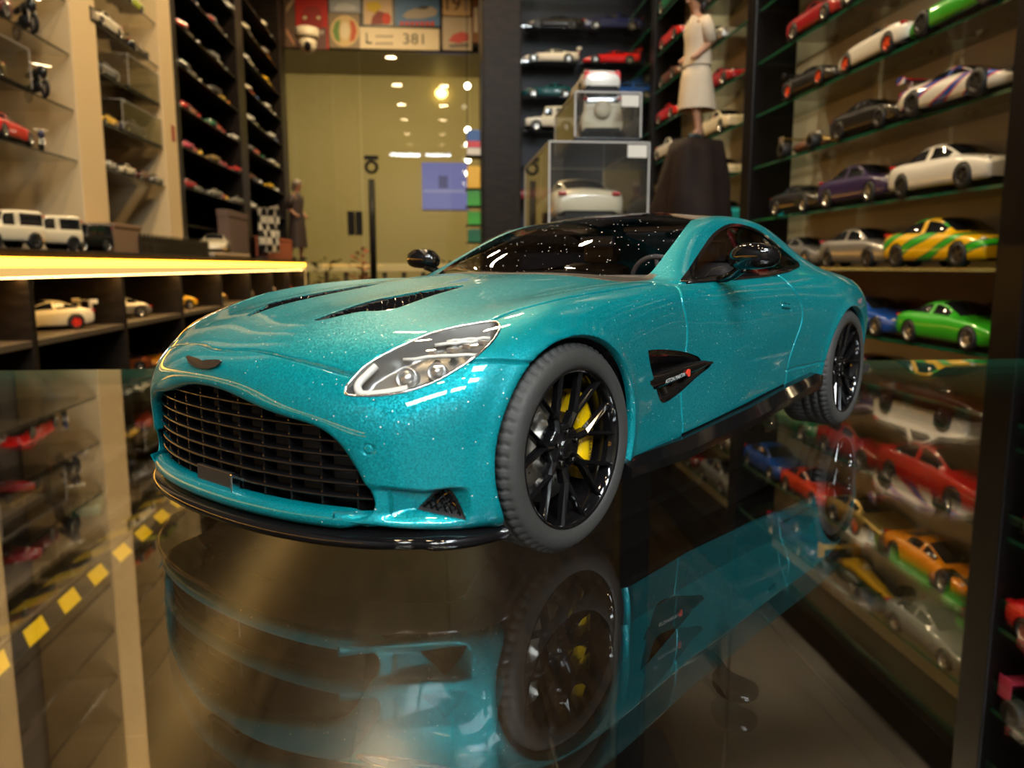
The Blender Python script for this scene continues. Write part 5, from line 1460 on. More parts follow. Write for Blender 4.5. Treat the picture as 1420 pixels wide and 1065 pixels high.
# ------------------------------------------------------------------ left counter compartments
def in_counter(i, level, kind, color, label, t=.5, turn=0.0, length=.25, **kw):
    a, b = DIV[i], DIV[i + 1]
    return small_car(kind, color, (CX - (.105 if turn >= 0 else .165), a + (b - a) * t, LEVELS[level]), -PI / 2 + turn, length, label, **kw)
i0 = min(range(len(DIV)), key=lambda i: abs(DIV[i] - 2.152))
in_counter(i0 - 1, 3, 'coupe', 'crimson', 'crimson coupe in the counter compartment before the cream coupe', .72, .35, rim='silver')
in_counter(i0, 3, 'coupe', 'cream', 'cream coupe with red wheels in the counter compartment', .56, -.72, .31, rim='red', wing=True)
in_counter(i0 + 1, 3, 'classic', 'silver', 'silver classic car in the compartment after the cream coupe', .52, -.75, .28)
in_counter(i0 + 2, 3, 'classic', 'yellow', 'yellow rounded classic car in a counter compartment', .52, -.75, .27)
in_counter(i0 + 3, 3, 'classic', 'gold', 'pale gold classic car after the yellow one in the counter', .45, -.75, .25)
in_counter(i0 + 4, 3, 'classic', 'silver', 'silver classic car in the fifth lit compartment of the counter', .45, -.75, .25)
in_counter(i0 + 5, 3, 'coupe', 'silver', 'silver coupe near the far end of the counter', .45, -.75, .25)
in_counter(i0 + 6, 3, 'coupe', 'copper', 'copper coupe in the last compartment of the counter', .45, -.75, .25)
in_counter(i0 + 1, 2, 'coupe', 'copper', 'shiny copper coupe on the second level of the counter', .45, -.75, .26)
in_counter(i0 + 1, 2, 'coupe', 'orange', 'orange coupe behind the shiny copper one on the second level', .85, .5, .2)
in_counter(i0, 2, 'coupe', 'black', 'black coupe on the second level under the cream coupe', .5, .5, .25)
in_counter(i0 - 1, 2, 'sedan', 'yellow', 'yellow saloon on the second level of the counter', .75, .4, .25)
in_counter(i0 + 2, 2, 'coupe', 'emerald', 'emerald coupe on the second level under the yellow classic', .45, .5, .25)
in_counter(i0, 1, 'coupe', 'red', 'red coupe with gold wheels on the third counter level', .05 + .1, .3, .25, rim='gold')
in_counter(i0, 1, 'sedan', 'black', 'black saloon on the third counter level behind the red coupe', .68, .3, .25)
in_counter(i0 + 1, 1, 'coupe', 'vermilion', 'vermilion coupe deep on the third counter level', .5, .4, .25)
in_counter(i0, 0, 'coupe', 'crimson', 'crimson coupe on the bottom counter level', .12, .3, .25)
in_counter(i0, 0, 'sedan', 'emerald', 'dark green saloon on the bottom counter level', .75, .3, .25)
in_counter(i0 - 1, 0, 'coupe', 'red', 'red coupe on the bottom level nearest the table', .6, .3, .25)
in_counter(i0 + 1, 0, 'coupe', 'grey', 'grey coupe on the bottom counter level past the green saloon', .5, .3, .25)
# on the worktop
def on_top(kind, color, px, py, X, label, rz, length, **kw):
    p = at(px, py, X=X); return small_car(kind, color, (X, p.y, .9445 + kw.pop('dz', 0)), rz, length, label, **kw)
on_top('suv', 'cream', 62, 345, -1.14, 'white boxy off-roader with black wheels on the lit worktop', -PI / 2 - .45, .235, rim='black', spare=True)
on_top('suv', 'black', 118, 345, -1.13, 'black off-roader behind the white one on the worktop', -PI / 2 - .3, .21)
on_top('suv', 'cream', 4, 345, -1.12, 'cream off-roader at the near end of the worktop', -PI / 2 - .4, .23, rim='black')
on_top('coupe', 'cream', 298, 343, -1.13, 'large cream sports car on the worktop near its far end', -PI / 2 + .2, .34, dz=.0225)
on_top('coupe', 'copper', 176, 325, -1.16, 'copper coupe on the worktop behind the brown box', -PI / 2 + .3, .2)
on_top('classic', 'white', 222, 330, -1.13, 'white classic car on the worktop beside the picket fence', -PI / 2 + .3, .2)
# ------------------------------------------------------------------ left glass shelves
def on_left(kind, color, y, shelf, label, X=-1.262, rz=-PI / 2, length=.25, **kw):
    z = LSH[shelf]
    if kind == 'bike': return motorbike(color, (X, y, z), rz, length, label)
    return small_car(kind, color, (X, y, z), rz, length, label, **kw)
on_left('coupe', 'red', 2.50, 0, 'bright red coupe on the glass shelf over the white off-roader', X=-1.255, rz=PI / 2 + .04, length=.27)
on_left('coupe', 'grey', 2.285, 0, 'grey coupe before the bright red coupe on its glass shelf', length=.15)
on_left('bike', 'navy', 2.715, 0, 'navy motorcycle on the glass shelf behind the bright red coupe', X=-1.235, rz=-PI / 2 + .5, length=.12)
on_left('bike', 'black', 2.76, 1, 'black motorcycle on the shelf above the bright red coupe', X=-1.255, rz=-PI / 2 + .8, length=.19)
on_left('bike', 'black', 2.72, 2, 'black motorcycle two shelves above the bright red coupe', X=-1.255, rz=-PI / 2 + .8, length=.2)
on_left('sedan', 'maroon', 2.44, 2, 'maroon saloon two shelves above the bright red coupe')
on_left('sedan', 'brown', 2.40, 3, 'brown saloon high on the first glass shelving')
on_left('coupe', 'black', 2.70, 3, 'black coupe beside the brown saloon high on the first glass shelving', length=.22)
for y_, co, kd, lb in ((3.205, 'silver', 'classic', 'silver classic car next to the column on the low glass shelf'), (3.365, 'cream', 'sedan', 'cream saloon in the middle of the low glass shelf between the columns'), (3.53, 'maroon', 'coupe', 'maroon coupe on the low glass shelf between the columns'), (3.695, 'silver', 'coupe', 'silver coupe at the far column on the low glass shelf')):
    on_left(kd, co, y_, 0, lb, length=.15, X=-1.235)
on_left('coupe', 'yellow', 3.225, 1, 'yellow coupe on the shelf with the clear case of the navy saloon', X=-1.245, length=.17)
on_left('coupe', 'grey', 3.26, 2, 'dark grey coupe with bright lamps on a shelf between the cream columns', length=.23)
on_left('super', 'black', 3.62, 3, 'black winged race car high between the cream columns', length=.22, wing=True, rz=PI / 2)
on_left('sedan', 'cream', 3.29, 3, 'cream saloon high beside the first cream column', length=.26)
on_left('coupe', 'lime', 3.60, 4, 'lime coupe on the highest shelf between the cream columns', length=.22)
on_left('coupe', 'copper', 3.30, 4, 'copper coupe beside the lime coupe between the cream columns', length=.24)
# small cars packed on the dark shelves
def row(y0, y1, z, cols, where, length, kinds=('coupe', 'classic', 'sedan'), X=-1.236):
    n = len(cols); step = (y1 - y0) / n
    for i, c in enumerate(cols):
        kd = kinds[(i * 7 + int(z * 100)) % len(kinds)]
        kn = {'coupe': 'coupe', 'classic': 'classic car', 'sedan': 'saloon'}[kd]
        nb = 'starting its row before %s' % cols[1] if i == 0 else 'ending its row after %s' % cols[-2] if i == n - 1 else 'between %s and %s ones' % (cols[i - 1], cols[i + 1])
        lb = 'small %s %s %s, %s' % (c, kn, nb, where)
        small_car(kd, c, (X - .010 * ((i * 37) % 3), y0 + step * (i + .5), z), -PI / 2 + .25 * ((i * 13) % 3 - 1), length, lb, 'small cars on the dark wooden shelves', lod=2, name='small_model_car')
ORD = ['lowest', 'second', 'third', 'fourth', 'fifth', 'sixth', 'seventh', 'eighth', 'ninth']
B3 = [['navy', 'black', 'cream', 'brown'], ['crimson', 'grey', 'black', 'silver', 'red', 'yellow', 'silver'], ['pink', 'red', 'yellow', 'gold', 'red', 'crimson', 'red'], ['red', 'crimson', 'red', 'emerald', 'red', 'crimson', 'white'], ['black', 'grey', 'cream', 'black', 'yellow', 'orange'], ['red', 'black', 'silver', 'grey', 'silver', 'black'], ['red', 'red', 'silver', 'crimson', 'black', 'white'], ['red', 'crimson', 'purple', 'red', 'brown', 'cream', 'white'], ['red', 'black', 'cream', 'silver', 'cream', 'silver']]
B4 = [['black', 'white', 'brown'], ['white', 'black', 'cream', 'blue', 'navy', 'blue'], ['brown', 'navy', 'white', 'yellow', 'cream', 'white'], ['grey', 'red', 'emerald', 'white', 'cream'], ['white', 'grey', 'black', 'white', 'blue'], ['cream', 'red', 'blue', 'white', 'cream', 'white'], ['white', 'cream', 'grey', 'yellow', 'yellow', 'red'], ['cream', 'silver', 'cream', 'silver', 'orange', 'crimson'], ['silver', 'brown', 'grey', 'cream', 'orange', 'white']]
for j, z_ in enumerate(DSH):
    if j: row(4.07, 5.22, z_, B3[j], '%s dark shelf by cream column' % ORD[j], .145)
    if j: row(5.45, 6.64, z_, B4[j], '%s dark shelf at counter end' % ORD[j], .14)

# ------------------------------------------------------------------ clear display cases
def display_case(x0, y0, z0, x1, y1, z1, label, sticker=None, base=.008):
    o = empty('display_case', ((x0 + x1) / 2, (y0 + y1) / 2, z0)); tag(o, label, 'display case')
    hx, hy, h = (x1 - x0) / 2, (y1 - y0) / 2, z1 - z0
    mb = MB(); mb.bev((-hx, -hy, 0), (hx, hy, base), .002); mb.build('base', BLACKW, o)
    t = .0018
    for nm, a, b in (('front_pane', (-hx, -hy, base), (hx, -hy + t, h)), ('rear_pane', (-hx, hy - t, base), (hx, hy, h)), ('side_pane', (-hx, -hy + t, base), (-hx + t, hy - t, h)), ('side_pane', (hx - t, -hy + t, base), (hx, hy - t, h)), ('top_pane', (-hx + t, -hy + t, h - t), (hx - t, hy - t, h))):
        mb = MB(); mb.box(a, b); mb.build(nm, CASEG, o)
    EM = mat('acrylic edge', (.55, .53, .50), .25, coat=.4)
    for sx in (-1, 1):
        for sy in (-1, 1):
            mb = MB(); mb.box((sx * hx - .001, sy * hy - .001, base), (sx * hx + .001, sy * hy + .001, h)); mb.build('edge', EM, o)
    for sy in (-1, 1):
        mb = MB(); mb.box((-hx, sy * hy - .001, h - .001), (hx, sy * hy + .001, h + .001)); mb.build('edge', EM, o)
    for sx in (-1, 1):
        mb = MB(); mb.box((sx * hx - .001, -hy, h - .001), (sx * hx + .001, hy, h + .001)); mb.build('edge', EM, o)
    if sticker:
        mb = MB(); mb.box((hx - sticker - .003, -hy - .0008, h - .62 * sticker - .003), (hx - .003, -hy, h - .003)); mb.build('sticker', mat('paper', (.75, .70, .62), .6), o)
    return o
CY = 1.06
a = at(762, 196, Y=CY); b = at(898, 300, Y=CY)
lz = PEDZ + .0005
display_case(a.x, CY, lz, b.x, CY + .29, a.z, 'larger clear display case holding the white sports car behind the teal roof', .026)
pc = at(818, 296, Y=CY + .02)
small_car('coupe', 'cream', (pc.x, CY + .145, lz + .0085), PI / 2, .245, 'cream white sports car with red tail lamps inside the larger clear case', rim='black')
a2 = at(798, 127, Y=CY + .02); b2 = at(888, 190, Y=CY + .02)
uz = a.z + .0015
display_case(a2.x, CY + .02, uz, b2.x, CY + .20, a2.z, 'smaller clear display case stacked on the larger one', .024)
small_car('suv', 'cream', (at(845, 190, Y=CY + .03).x, CY + .11, uz + .0085), PI / 2 - .1, .145, 'beige off-roader with round spare wheel inside the smaller clear case', spare=True)
rt = small_car('sedan', 'white', (at(836, 127, Y=CY + .03).x, CY + .10, a2.z + .0015), PI / 2, .13, 'small white car with a broad red tail on top of the stacked cases')
mb = MB(); mb.bev((-.515, -.19, .13), (-.49, .19, .21), .01); mb.build('tail_band', paint('red'), rt)
# ------------------------------------------------------------------ figurines
def skin_body(name, verts, edges, radii, m, parent):
    me = bpy.data.meshes.new(name); me.from_pydata(verts, edges, [])
    o = bpy.data.objects.new(name, me); COL.objects.link(o)
    md = o.modifiers.new('skin', 'SKIN'); md.use_smooth_shade = True
    for i, r in enumerate(radii):
        sv = me.skin_vertices[0].data[i]; sv.radius = (r, r) if isinstance(r, float) else r; sv.use_root = (i == 0)
    s2 = o.modifiers.new('sub', 'SUBSURF'); s2.levels = 2; s2.render_levels = 2
    dg = bpy.context.evaluated_depsgraph_get()
    nm = bpy.data.meshes.new_from_object(o.evaluated_get(dg)); nm.name = name
    COL.objects.unlink(o); bpy.data.objects.remove(o)
    nm.materials.clear(); nm.materials.append(m)
    for p in nm.polygons: p.use_smooth = True
    return link(name, nm, parent)
def garment(name, rings, m, parent, n=24):
    """rings: (x, z, rx, ry) ovals stacked from hem to top"""
    mb = MB(); mb.sm = True; V = []; F = []
    for (x, z, rx, ry) in rings:
        for k in range(n):
            t = 2 * PI * k / n; w = 1 + .04 * math.sin(5 * t) * (1 if z < .45 else .3)
            V.append((x + rx * w * math.cos(t), ry * w * math.sin(t), z))
    for i in range(len(rings) - 1):
        for k in range(n): F.append((i * n + k, i * n + (k + 1) % n, (i + 1) * n + (k + 1) % n, (i + 1) * n + k))
    F.append(tuple((len(rings) - 1) * n + k for k in range(n)))
    mb.add(V, F); return mb.build(name, m, parent)
SKIN = mat('painted skin', (.42, .20, .11), .5)
def figure(loc, rz, h, top, bottom, hair, label, coat=False, cat='figurine'):
    root = empty('figurine', loc, rz); root.scale = (h,) * 3; tag(root, label, cat)
    V = [(0, 0, .53), (-.01, 0, .62), (0, 0, .73), (.005, 0, .80), (.012, 0, .845), (.022, 0, .885), (.03, 0, .94), (.03, 0, .975),
         (.01, .048, .49), (.035, .05, .28), (-.0, .05, .06), (.055, .055, .022),
         (-.01, -.048, .49), (-.03, -.05, .28), (-.085, -.05, .07), (-.04, -.055, .022),
         (-.0, .085, .785), (-.035, .115, .64), (.06, .10, .55), (.10, .085, .53),
         (-.0, -.085, .785), (-.045, -.115, .64), (.045, -.10, .56), (.085, -.08, .54)]
    E = [(0, 1), (1, 2), (2, 3), (3, 4), (4, 5), (5, 6), (6, 7), (0, 8), (8, 9), (9, 10), (10, 11), (0, 12), (12, 13), (13, 14), (14, 15), (3, 16), (16, 17), (17, 18), (18, 19), (3, 20), (20, 21), (21, 22), (22, 23)]
    R_ = [(.07, .085), (.06, .07), (.068, .085), (.05, .07), .026, .034, .052, .034, .056, .040, .022, .018, .056, .040, .022, .018, .036, .028, .020, .017, .036, .028, .020, .017]
    body = skin_body('body', V, E, [r if isinstance(r, tuple) else float(r) for r in R_], SKIN, root)
    mb = MB(); mb.sm = True; mb.ball((.082, 0, .925), (.012, .008, .012), 8, 6); mb.build('nose', SKIN, root)
    mb = MB(); mb.sm = True; mb.ball((.012, 0, .955), (.062, .062, .056)); mb.ball((-.035, 0, .91), (.035, .04, .05)); mb.build('hair', hair, root)
    if coat:
        garment('coat', [(-.01, .16, .12, .13), (-.005, .35, .105, .115), (0, .52, .085, .10), (-.005, .62, .072, .09), (0, .74, .08, .115), (0, .80, .06, .10), (.005, .845, .035, .04)], top, root)
    else:
        garment('blouse', [(-.005, .50, .098, .112), (-.01, .58, .088, .102), (-.005, .66, .082, .100), (0, .74, .082, .118), (0, .80, .06, .10), (.008, .84, .034, .04)], top, root)
        garment('skirt', [(-.015, .21, .135, .125), (-.01, .30, .125, .12), (-.005, .42, .105, .115), (-.005, .53, .082, .095)], bottom, root)
    for sg, el in ((1, (-.035, .115, .64)), (-1, (-.045, -.115, .64))):
        mb = MB(); mb.sm = True; mb.tube([(0, sg * .08, .80), (-.015, sg * .105, .73), el], [.045, .048, .042], 12); mb.build('sleeve', top, root)
    for p in ((-.0, .05), (-.085, -.05)):
        mb = MB(); mb.sm = True; mb.ball((p[0] + .03, p[1] * 1.08, .022), (.062, .028, .022)); mb.build('shoe', mat('dark shoe', (.02, .03, .025), .4), root)
    return root
FYg = 1.44
fp = at(962, 196, Y=FYg)
mb = MB(); mb.sm = True
random.seed(3)
V = []; F = []; nr, na = 9, 26
for i in range(nr):
    t = i / (nr - 1); zz = PEDZ + .0005 + (fp.z - PEDZ - .0005) * t
    for k in range(na):
        th_ = 2 * PI * k / na; r = (.078 - .035 * t ** 1.5) * (1 + .14 * math.sin(3 * th_ + 2 * t) + .07 * math.sin(7 * th_ - 3 * t))
        V.append((fp.x + r * math.cos(th_) * 1.0, FYg + r * math.sin(th_) * .95, zz + (0 if i in (0, nr - 1) else .006 * math.sin(5 * th_))))
for i in range(nr - 1):
    for k in range(na): F.append((i * na + k, i * na + (k + 1) % na, (i + 1) * na + (k + 1) % na, (i + 1) * na + k))
F.append(tuple((nr - 1) * na + k for k in range(na))); F.append(tuple(range(na))[::-1])
mb.add(V, F); tag(mb.build('rock_base', mat('dark rock', (.018, .011, .009), .7, noise=.4, nscale=30, bump=.6, spec=.1)), 'dark brown rock shaped base under the figurine of the woman', 'base')
BEI = mat('beige cloth', (.62, .50, .36), .7, noise=.06, nscale=20)
figure((fp.x, FYg, fp.z + .0005), PI + .25, (at(962, -12, Y=FYg).z - fp.z), BEI, BEI, mat('dark hair', (.02, .012, .01), .5), 'figurine of a woman in a beige blouse and skirt, hands held before her')
# figures and goods at the far end of the worktop
g = at(414, 349, X=-1.10); gh = at(424, 258, X=-1.10).z - .9445
figure((-1.10, g.y, .945), -.4, gh, mat('dark coat', (.05, .032, .028), .6), None, mat('grey hair', (.3, .24, .18), .5), 'dark coated standing statuette at the far end of the lit worktop', True)
CHK = bpy.data.materials.new('chequered'); CHK.use_nodes = True
nt = CHK.node_tree; ck = nt.nodes.new('ShaderNodeTexChecker'); ck.inputs['Scale'].default_value = 22; ck.inputs[1].default_value = (.7, .66, .55, 1); ck.inputs[2].default_value = (.01, .01, .01, 1)
tc = nt.nodes.new('ShaderNodeTexCoord'); nt.links.new(tc.outputs['Object'], ck.inputs[0]); nt.links.new(ck.outputs[0], nt.nodes['Principled BSDF'].inputs['Base Color'])
g = at(360, 345, X=-1.12)
fl = empty('flag_stand', (-1.12, g.y, .9445)); tag(fl, 'black and white chequered flag on a short stand on the worktop', 'flag')
mb = MB(); mb.sm = True; mb.lathe([(.05, 0), (.05, .012), (.006, .016), (.006, .34)], 14); mb.build('pole', BLACKW, fl)
mb = MB(); V = []; nu, nv = 14, 6
for j in range(nv + 1):
    for i in range(nu + 1):
        u, w = i / nu, j / nv
        V.append((.004 + .10 * w, -.03 + .14 * w + .02 * math.sin(6 * u), .32 - .27 * u + .03 * w * math.sin(5 * u + w)))
mb.sm = True; F = [(j * (nu + 1) + i, j * (nu + 1) + i + 1, (j + 1) * (nu + 1) + i + 1, (j + 1) * (nu + 1) + i) for j in range(nv) for i in range(nu)]
mb.add(V, F); mb.add([(x + .003, y, z) for x, y, z in V], [f[::-1] for f in F]); mb.build('flag', CHK, fl)
def crate(px0, px1, py1, py0, X, label, m, depth=.10, name='wooden_box'):
    a = at(px0, py1, X=X); b = at(px1, py1, X=X); t = at(px1, py0, X=X)
    o = empty(name, (X - depth / 2, (a.y + b.y) / 2, .9445)); tag(o, label, 'box')
    hy = abs(b.y - a.y) / 2; h = t.z - .9445
    mb = MB(); mb.bev((-depth / 2, -hy, 0), (depth / 2, hy, h * .86), .003); mb.build('body', m, o)
    mb = MB(); mb.bev((-depth / 2 - .003, -hy - .003, h * .86), (depth / 2 + .003, hy + .003, h), .003); mb.build('lid', m, o)
crate(160, 197, 345, 314, -1.075, 'plain light brown box on the worktop beside the black off-roader', mat('light brown wood', (.24, .15, .09), .55))
g0, g1 = at(272, 345, X=-1.13).y, at(325, 345, X=-1.13).y
ty = empty('tray', (-1.13, (g0 + g1) / 2, .9445)); tag(ty, 'flat cream tray under the large cream sports car', 'tray')
mb = MB(); mb.bev((-.085, -abs(g1 - g0) / 2, 0), (.085, abs(g1 - g0) / 2, .02), .003); mb.build('slab', mat('cream tray', (.6, .5, .36), .5), ty)
mb = MB(); mb.box((-.086, -abs(g1 - g0) / 2 - .001, .006), (.086, abs(g1 - g0) / 2 + .001, .009)); mb.build('groove_line', BLACKW, ty)
crate(372, 405, 349, 333, -1.08, 'small orange red carton beside the chequered flag', mat('carton', (.5, .12, .05), .6), .08, 'carton')
crate(318, 345, 330, 298, -1.14, 'dull pinkish carton standing behind the large cream sports car', mat('pink carton', (.16, .10, .08), .6), .06, 'carton')
fn = empty('picket_fence', (-1.07, 0, .9445)); tag(fn, 'dark miniature picket fence along the worktop edge', 'fence')
ya, yb = at(196, 345, X=-1.07).y, at(288, 345, X=-1.07).y
nP = 22
for k in range(nP):
    y = ya + (yb - ya) * k / (nP - 1)
    mb = MB(); w = (yb - ya) / nP * .36; mb.prism([(-.002, y - w, 0), (-.002, y + w, 0), (-.002, y + w, .062), (-.002, y, .075), (-.002, y - w, .062)], (.004, 0, 0)); mb.build('picket', WALNUT, fn)
for z_ in (.018, .048):
    mb = MB(); mb.box((-.006, ya, z_), (-.002, yb, z_ + .008)); mb.build('rail', WALNUT, fn)
# clear cases on the glass shelves of the left wall
def left_case(y0, y1, zi, label, hgt, car=None):
    z = LSH[zi]; X = -1.29
    display_case(X - .07, y0, z + .0005, X + .085, y1, z + hgt, label)
    if car: small_car(car[0], car[1], (X, (y0 + y1) / 2, z + .009), -PI / 2, .26, car[2])
left_case(2.23, 2.62, 1, 'clear display case over the shelf of the bright red coupe', .12, ('sedan', 'gold', 'pale gold saloon inside a clear case above the bright red coupe'))
left_case(3.33, 3.78, 1, 'clear display case holding a navy saloon between the cream columns', .12, ('sedan', 'navy', 'navy saloon inside a clear case between the cream columns'))
left_case(3.42, 3.78, 2, 'empty clear display case beside the dark grey coupe', .13)
# ------------------------------------------------------------------ label plate and sticker on the columns
p = at(128, 20, X=SX)
mb = MB(); mb.bev((SX, p.y - .022, p.z - .024), (SX + .003, p.y + .022, p.z + .024), .001); o = mb.build('switch_plate', BLACKW); tag(o, 'dark framed switch plate high on the first cream column', 'switch plate')
mb = MB(); mb.box((SX + .003, p.y - .014, p.z - .016), (SX + .0045, p.y + .014, p.z + .016)); mb.build('button', mat('switch grey', (.35, .28, .2), .5), o)
p = at(240, 185, X=SX)
mb = MB(); mb.bev((SX, p.y - .025, p.z - .035), (SX + .002, p.y + .025, p.z + .035), .001); tag(mb.build('paper_tag', mat('faded red paper', (.40, .10, .05), .7)), 'faded red paper tag on the second cream column', 'tag')
# ------------------------------------------------------------------ pictures over the window
SYF = SY - .002
def qd(px0, py0, px1, py1, d=.0): 
    a = at(px0, py1, Y=SYF); b = at(px1, py0, Y=SYF); return a.x, a.z, b.x, b.z
def sign(px0, py0, px1, py1, color, label, frame=None, cat='picture'):
    x0, z0, x1, z1 = qd(px0, py0, px1, py1)
    z1 = min(z1, CEIL - .004)
    o = empty('wall_picture', ((x0 + x1) / 2, SYF, z0)); tag(o, label, cat)
    mb = MB(); mb.bev((x0 - (x0 + x1) / 2, -.02, 0), (x1 - (x0 + x1) / 2, 0, z1 - z0), .003); mb.build('board', mat('board ' + label[:12], color, .55, noise=.08, nscale=8), o)
    if frame:
        w = .012; X0, X1, H = x0 - (x0 + x1) / 2, x1 - (x0 + x1) / 2, z1 - z0
        for a, b in (((X0, -.026, 0), (X1, -.0005, w)), ((X0, -.026, H - w), (X1, -.0005, H)), ((X0, -.026, w), (X0 + w, -.0005, H - w)), ((X1 - w, -.026, w), (X1, -.0005, H - w))):
            mb = MB(); mb.box(a, b); mb.build('frame', mat('frame ' + frame, PC[frame], .4), o)
    def pat(nm, poly, c, dep=.003, off=0.0):
        """flat print: polygon in photo pixels"""
        pts = []
        for u, v in poly:
            q = at(u, v, Y=SYF - .021); pts.append((q.x - (x0 + x1) / 2, -.0205 - off, min(q.z, CEIL - .006) - z0))
        ar = sum(pts[i][0] * pts[(i + 1) % len(pts)][2] - pts[(i + 1) % len(pts)][0] * pts[i][2] for i in range(len(pts)))
        if ar > 0: pts = pts[::-1]
        mb = MB(); mb.prism(pts, (0, -dep, 0)); mb.build(nm, mat('print %s' % str(c), c, .6), o)
    def txt(s, u, v, hpx, c, wide=1.0):
        q = at(u, v, Y=SYF - .021); tm = text_mesh(s, hpx / 1100 * SYF / .70); tm.materials.append(mat('print %s' % str(c), c, .6))
        t = link('lettering', tm, o); t.location = (q.x - (x0 + x1) / 2, -.0245, q.z - z0); t.rotation_euler = (PI / 2, 0, 0); t.scale = (wide, 1, 1)
    return o, pat, txt
def oval(cx, cy, rx, ry, n=22): return [(cx + rx * math.cos(2 * PI * k / n), cy + ry * math.sin(2 * PI * k / n)) for k in range(n)]
RED_, CRM, BLU, BLK, GRY, GRN, WHT = (.55, .02, .01), (.72, .55, .32), (.10, .22, .42), (.02, .018, .015), (.22, .17, .15), (.16, .28, .06), (.75, .68, .52)
o, pat, txt = sign(411, -30, 453, 68, RED_, 'red poster of an old car front over the shop window')
pat('print', [(411, 38), (453, 38), (453, 68), (411, 68)], (.16, .075, .06)); pat('print', [(417, 34), (420, 14), (427, 9), (438, 9), (445, 14), (448, 34), (446, 40), (419, 40)], (.36, .03, .02), .003, .002)
pat('print', oval(423, 25, 3, 2.5), CRM, .003, .006); pat('print', oval(442, 25, 3, 2.5), CRM, .003, .006); pat('print', [(417, 42), (449, 42), (449, 48), (417, 48)], (.45, .36, .28), .003, .003)
o, pat, txt = sign(457, -30, 499, 18, (.40, .42, .44), 'grey photograph of a car over the round badge sign')
pat('print', [(462, 12), (468, 6), (478, 4), (490, 7), (496, 12), (490, 15), (466, 15)], (.62, .62, .6))
o, pat, txt = sign(457, 20, 499, 67, (.30, .22, .13), 'round badge sign with green and red side panels on a brown board')
pat('print', oval(478, 43, 20, 22), (.70, .50, .22)); pat('print', [(472, 27), (465, 31), (461, 43), (465, 55), (472, 59), (470, 43)], GRN, .003, .003); pat('print', [(485, 27), (492, 31), (495, 43), (492, 55), (485, 59), (487, 43)], (.55, .10, .03), .003, .003); pat('print', oval(478.5, 43, 6, 12), (.78, .66, .42), .003, .003)
o, pat, txt = sign(503, -30, 545, 37, (.70, .48, .26), 'framed poster of a yellow and red racing figure', 'black')
pat('print', [(508, 4), (524, 2), (530, 10), (520, 18), (509, 14)], (.75, .50, .02)); pat('print', [(516, 24), (524, 15), (534, 18), (537, 33), (514, 34)], (.28, .05, .03), .003, .002); pat('print', oval(536, 26, 6, 8), (.65, .05, .02), .003, .004)
o, pat, txt = sign(547, -30, 611, 38, BLU, 'framed blue poster of a racing car with red lettering', 'black')
pat('print', [(558, 22), (566, 15), (580, 10), (598, 9), (607, 14), (604, 22), (585, 26), (565, 26)], (.45, .38, .30)); pat('print', [(576, 12), (586, 8), (596, 9), (590, 13)], (.06, .06, .07), .003, .002)
for k in range(7): pat('print', [(555 + k * 7, 30), (560 + k * 7, 30), (560 + k * 7, 36.5), (555 + k * 7, 36.5)], (.60, .06, .04), .003, .001)
o, pat, txt = sign(499, 41, 609, 68, (.80, .66, .42), 'cream number plate reading L and 381 over the shop window', None, 'number plate')
txt('L', 511, 54, 13, BLK); txt('381', 575, 55, 13, (.12, .10, .07), 1.15)
for r_ in (49, 59):
    for k in range(5): pat('print', [(521 + k * 5, r_), (524.5 + k * 5, r_), (524.5 + k * 5, r_ + 2.6), (521 + k * 5, r_ + 2.6)], (.25, .20, .14))
o, pat, txt = sign(614, -30, 652, 22, (.72, .47, .22), 'cream board with the dark number 191')
txt('191', 633, 6, 17, (.14, .06, .03))
o, pat, txt = sign(614, 25, 654, 70, (.55, .44, .30), 'pale picture of a small red car beside the window corner')
pat('print', [(622, 57), (628, 48), (640, 44), (650, 47), (650, 56), (636, 60)], (.62, .10, .08)); pat('print', [(622, 62), (650, 60), (650, 65), (624, 66)], (.20, .17, .14))
o, pat, txt = sign(396, -30, 409, 66, (.16, .09, .05), 'dark picture with pale diagonal stripes in the wall corner')
pat('print', [(397, 10), (408, -5), (408, 2), (397, 18)], (.55, .36, .2)); pat('print', [(397, 38), (408, 58), (408, 64), (397, 46)], (.60, .28, .14))
o, pat, txt = sign(655, -30, 668, 60, (.28, .12, .05), 'narrow red and cream picture next to the dark column')
pat('print', [(657, 10), (663, 10), (663, 45), (657, 45)], (.62, .52, .38))
# dome camera under the pictures
p = at(426, 57, Y=SY - .25)
cm = empty('security_camera', (p.x, p.y, at(426, 50, Y=SY - .25).z)); tag(cm, 'white dome security camera with a black lens under the pictures', 'camera')
WP = mat('white plastic', (.72, .62, .45), .4)
mb = MB(); mb.sm = True; mb.tube([(0, .2, .03), (0, .0, .03)], .02, 12); mb.lathe([(.0, .06), (.09, .055), (.095, 0), (.085, -.02), (.0, -.02)], 24); mb.build('mount', WP, cm)
mb = MB(); mb.sm = True; mb.ball((0, 0, -.06), .075, 20, 14); mb.build('dome', WP, cm)
mb = MB(); mb.sm = True; mb.ball((.01, -.05, -.085), (.030, .034, .042), 16, 10); mb.build('lens', BLACKW, cm)
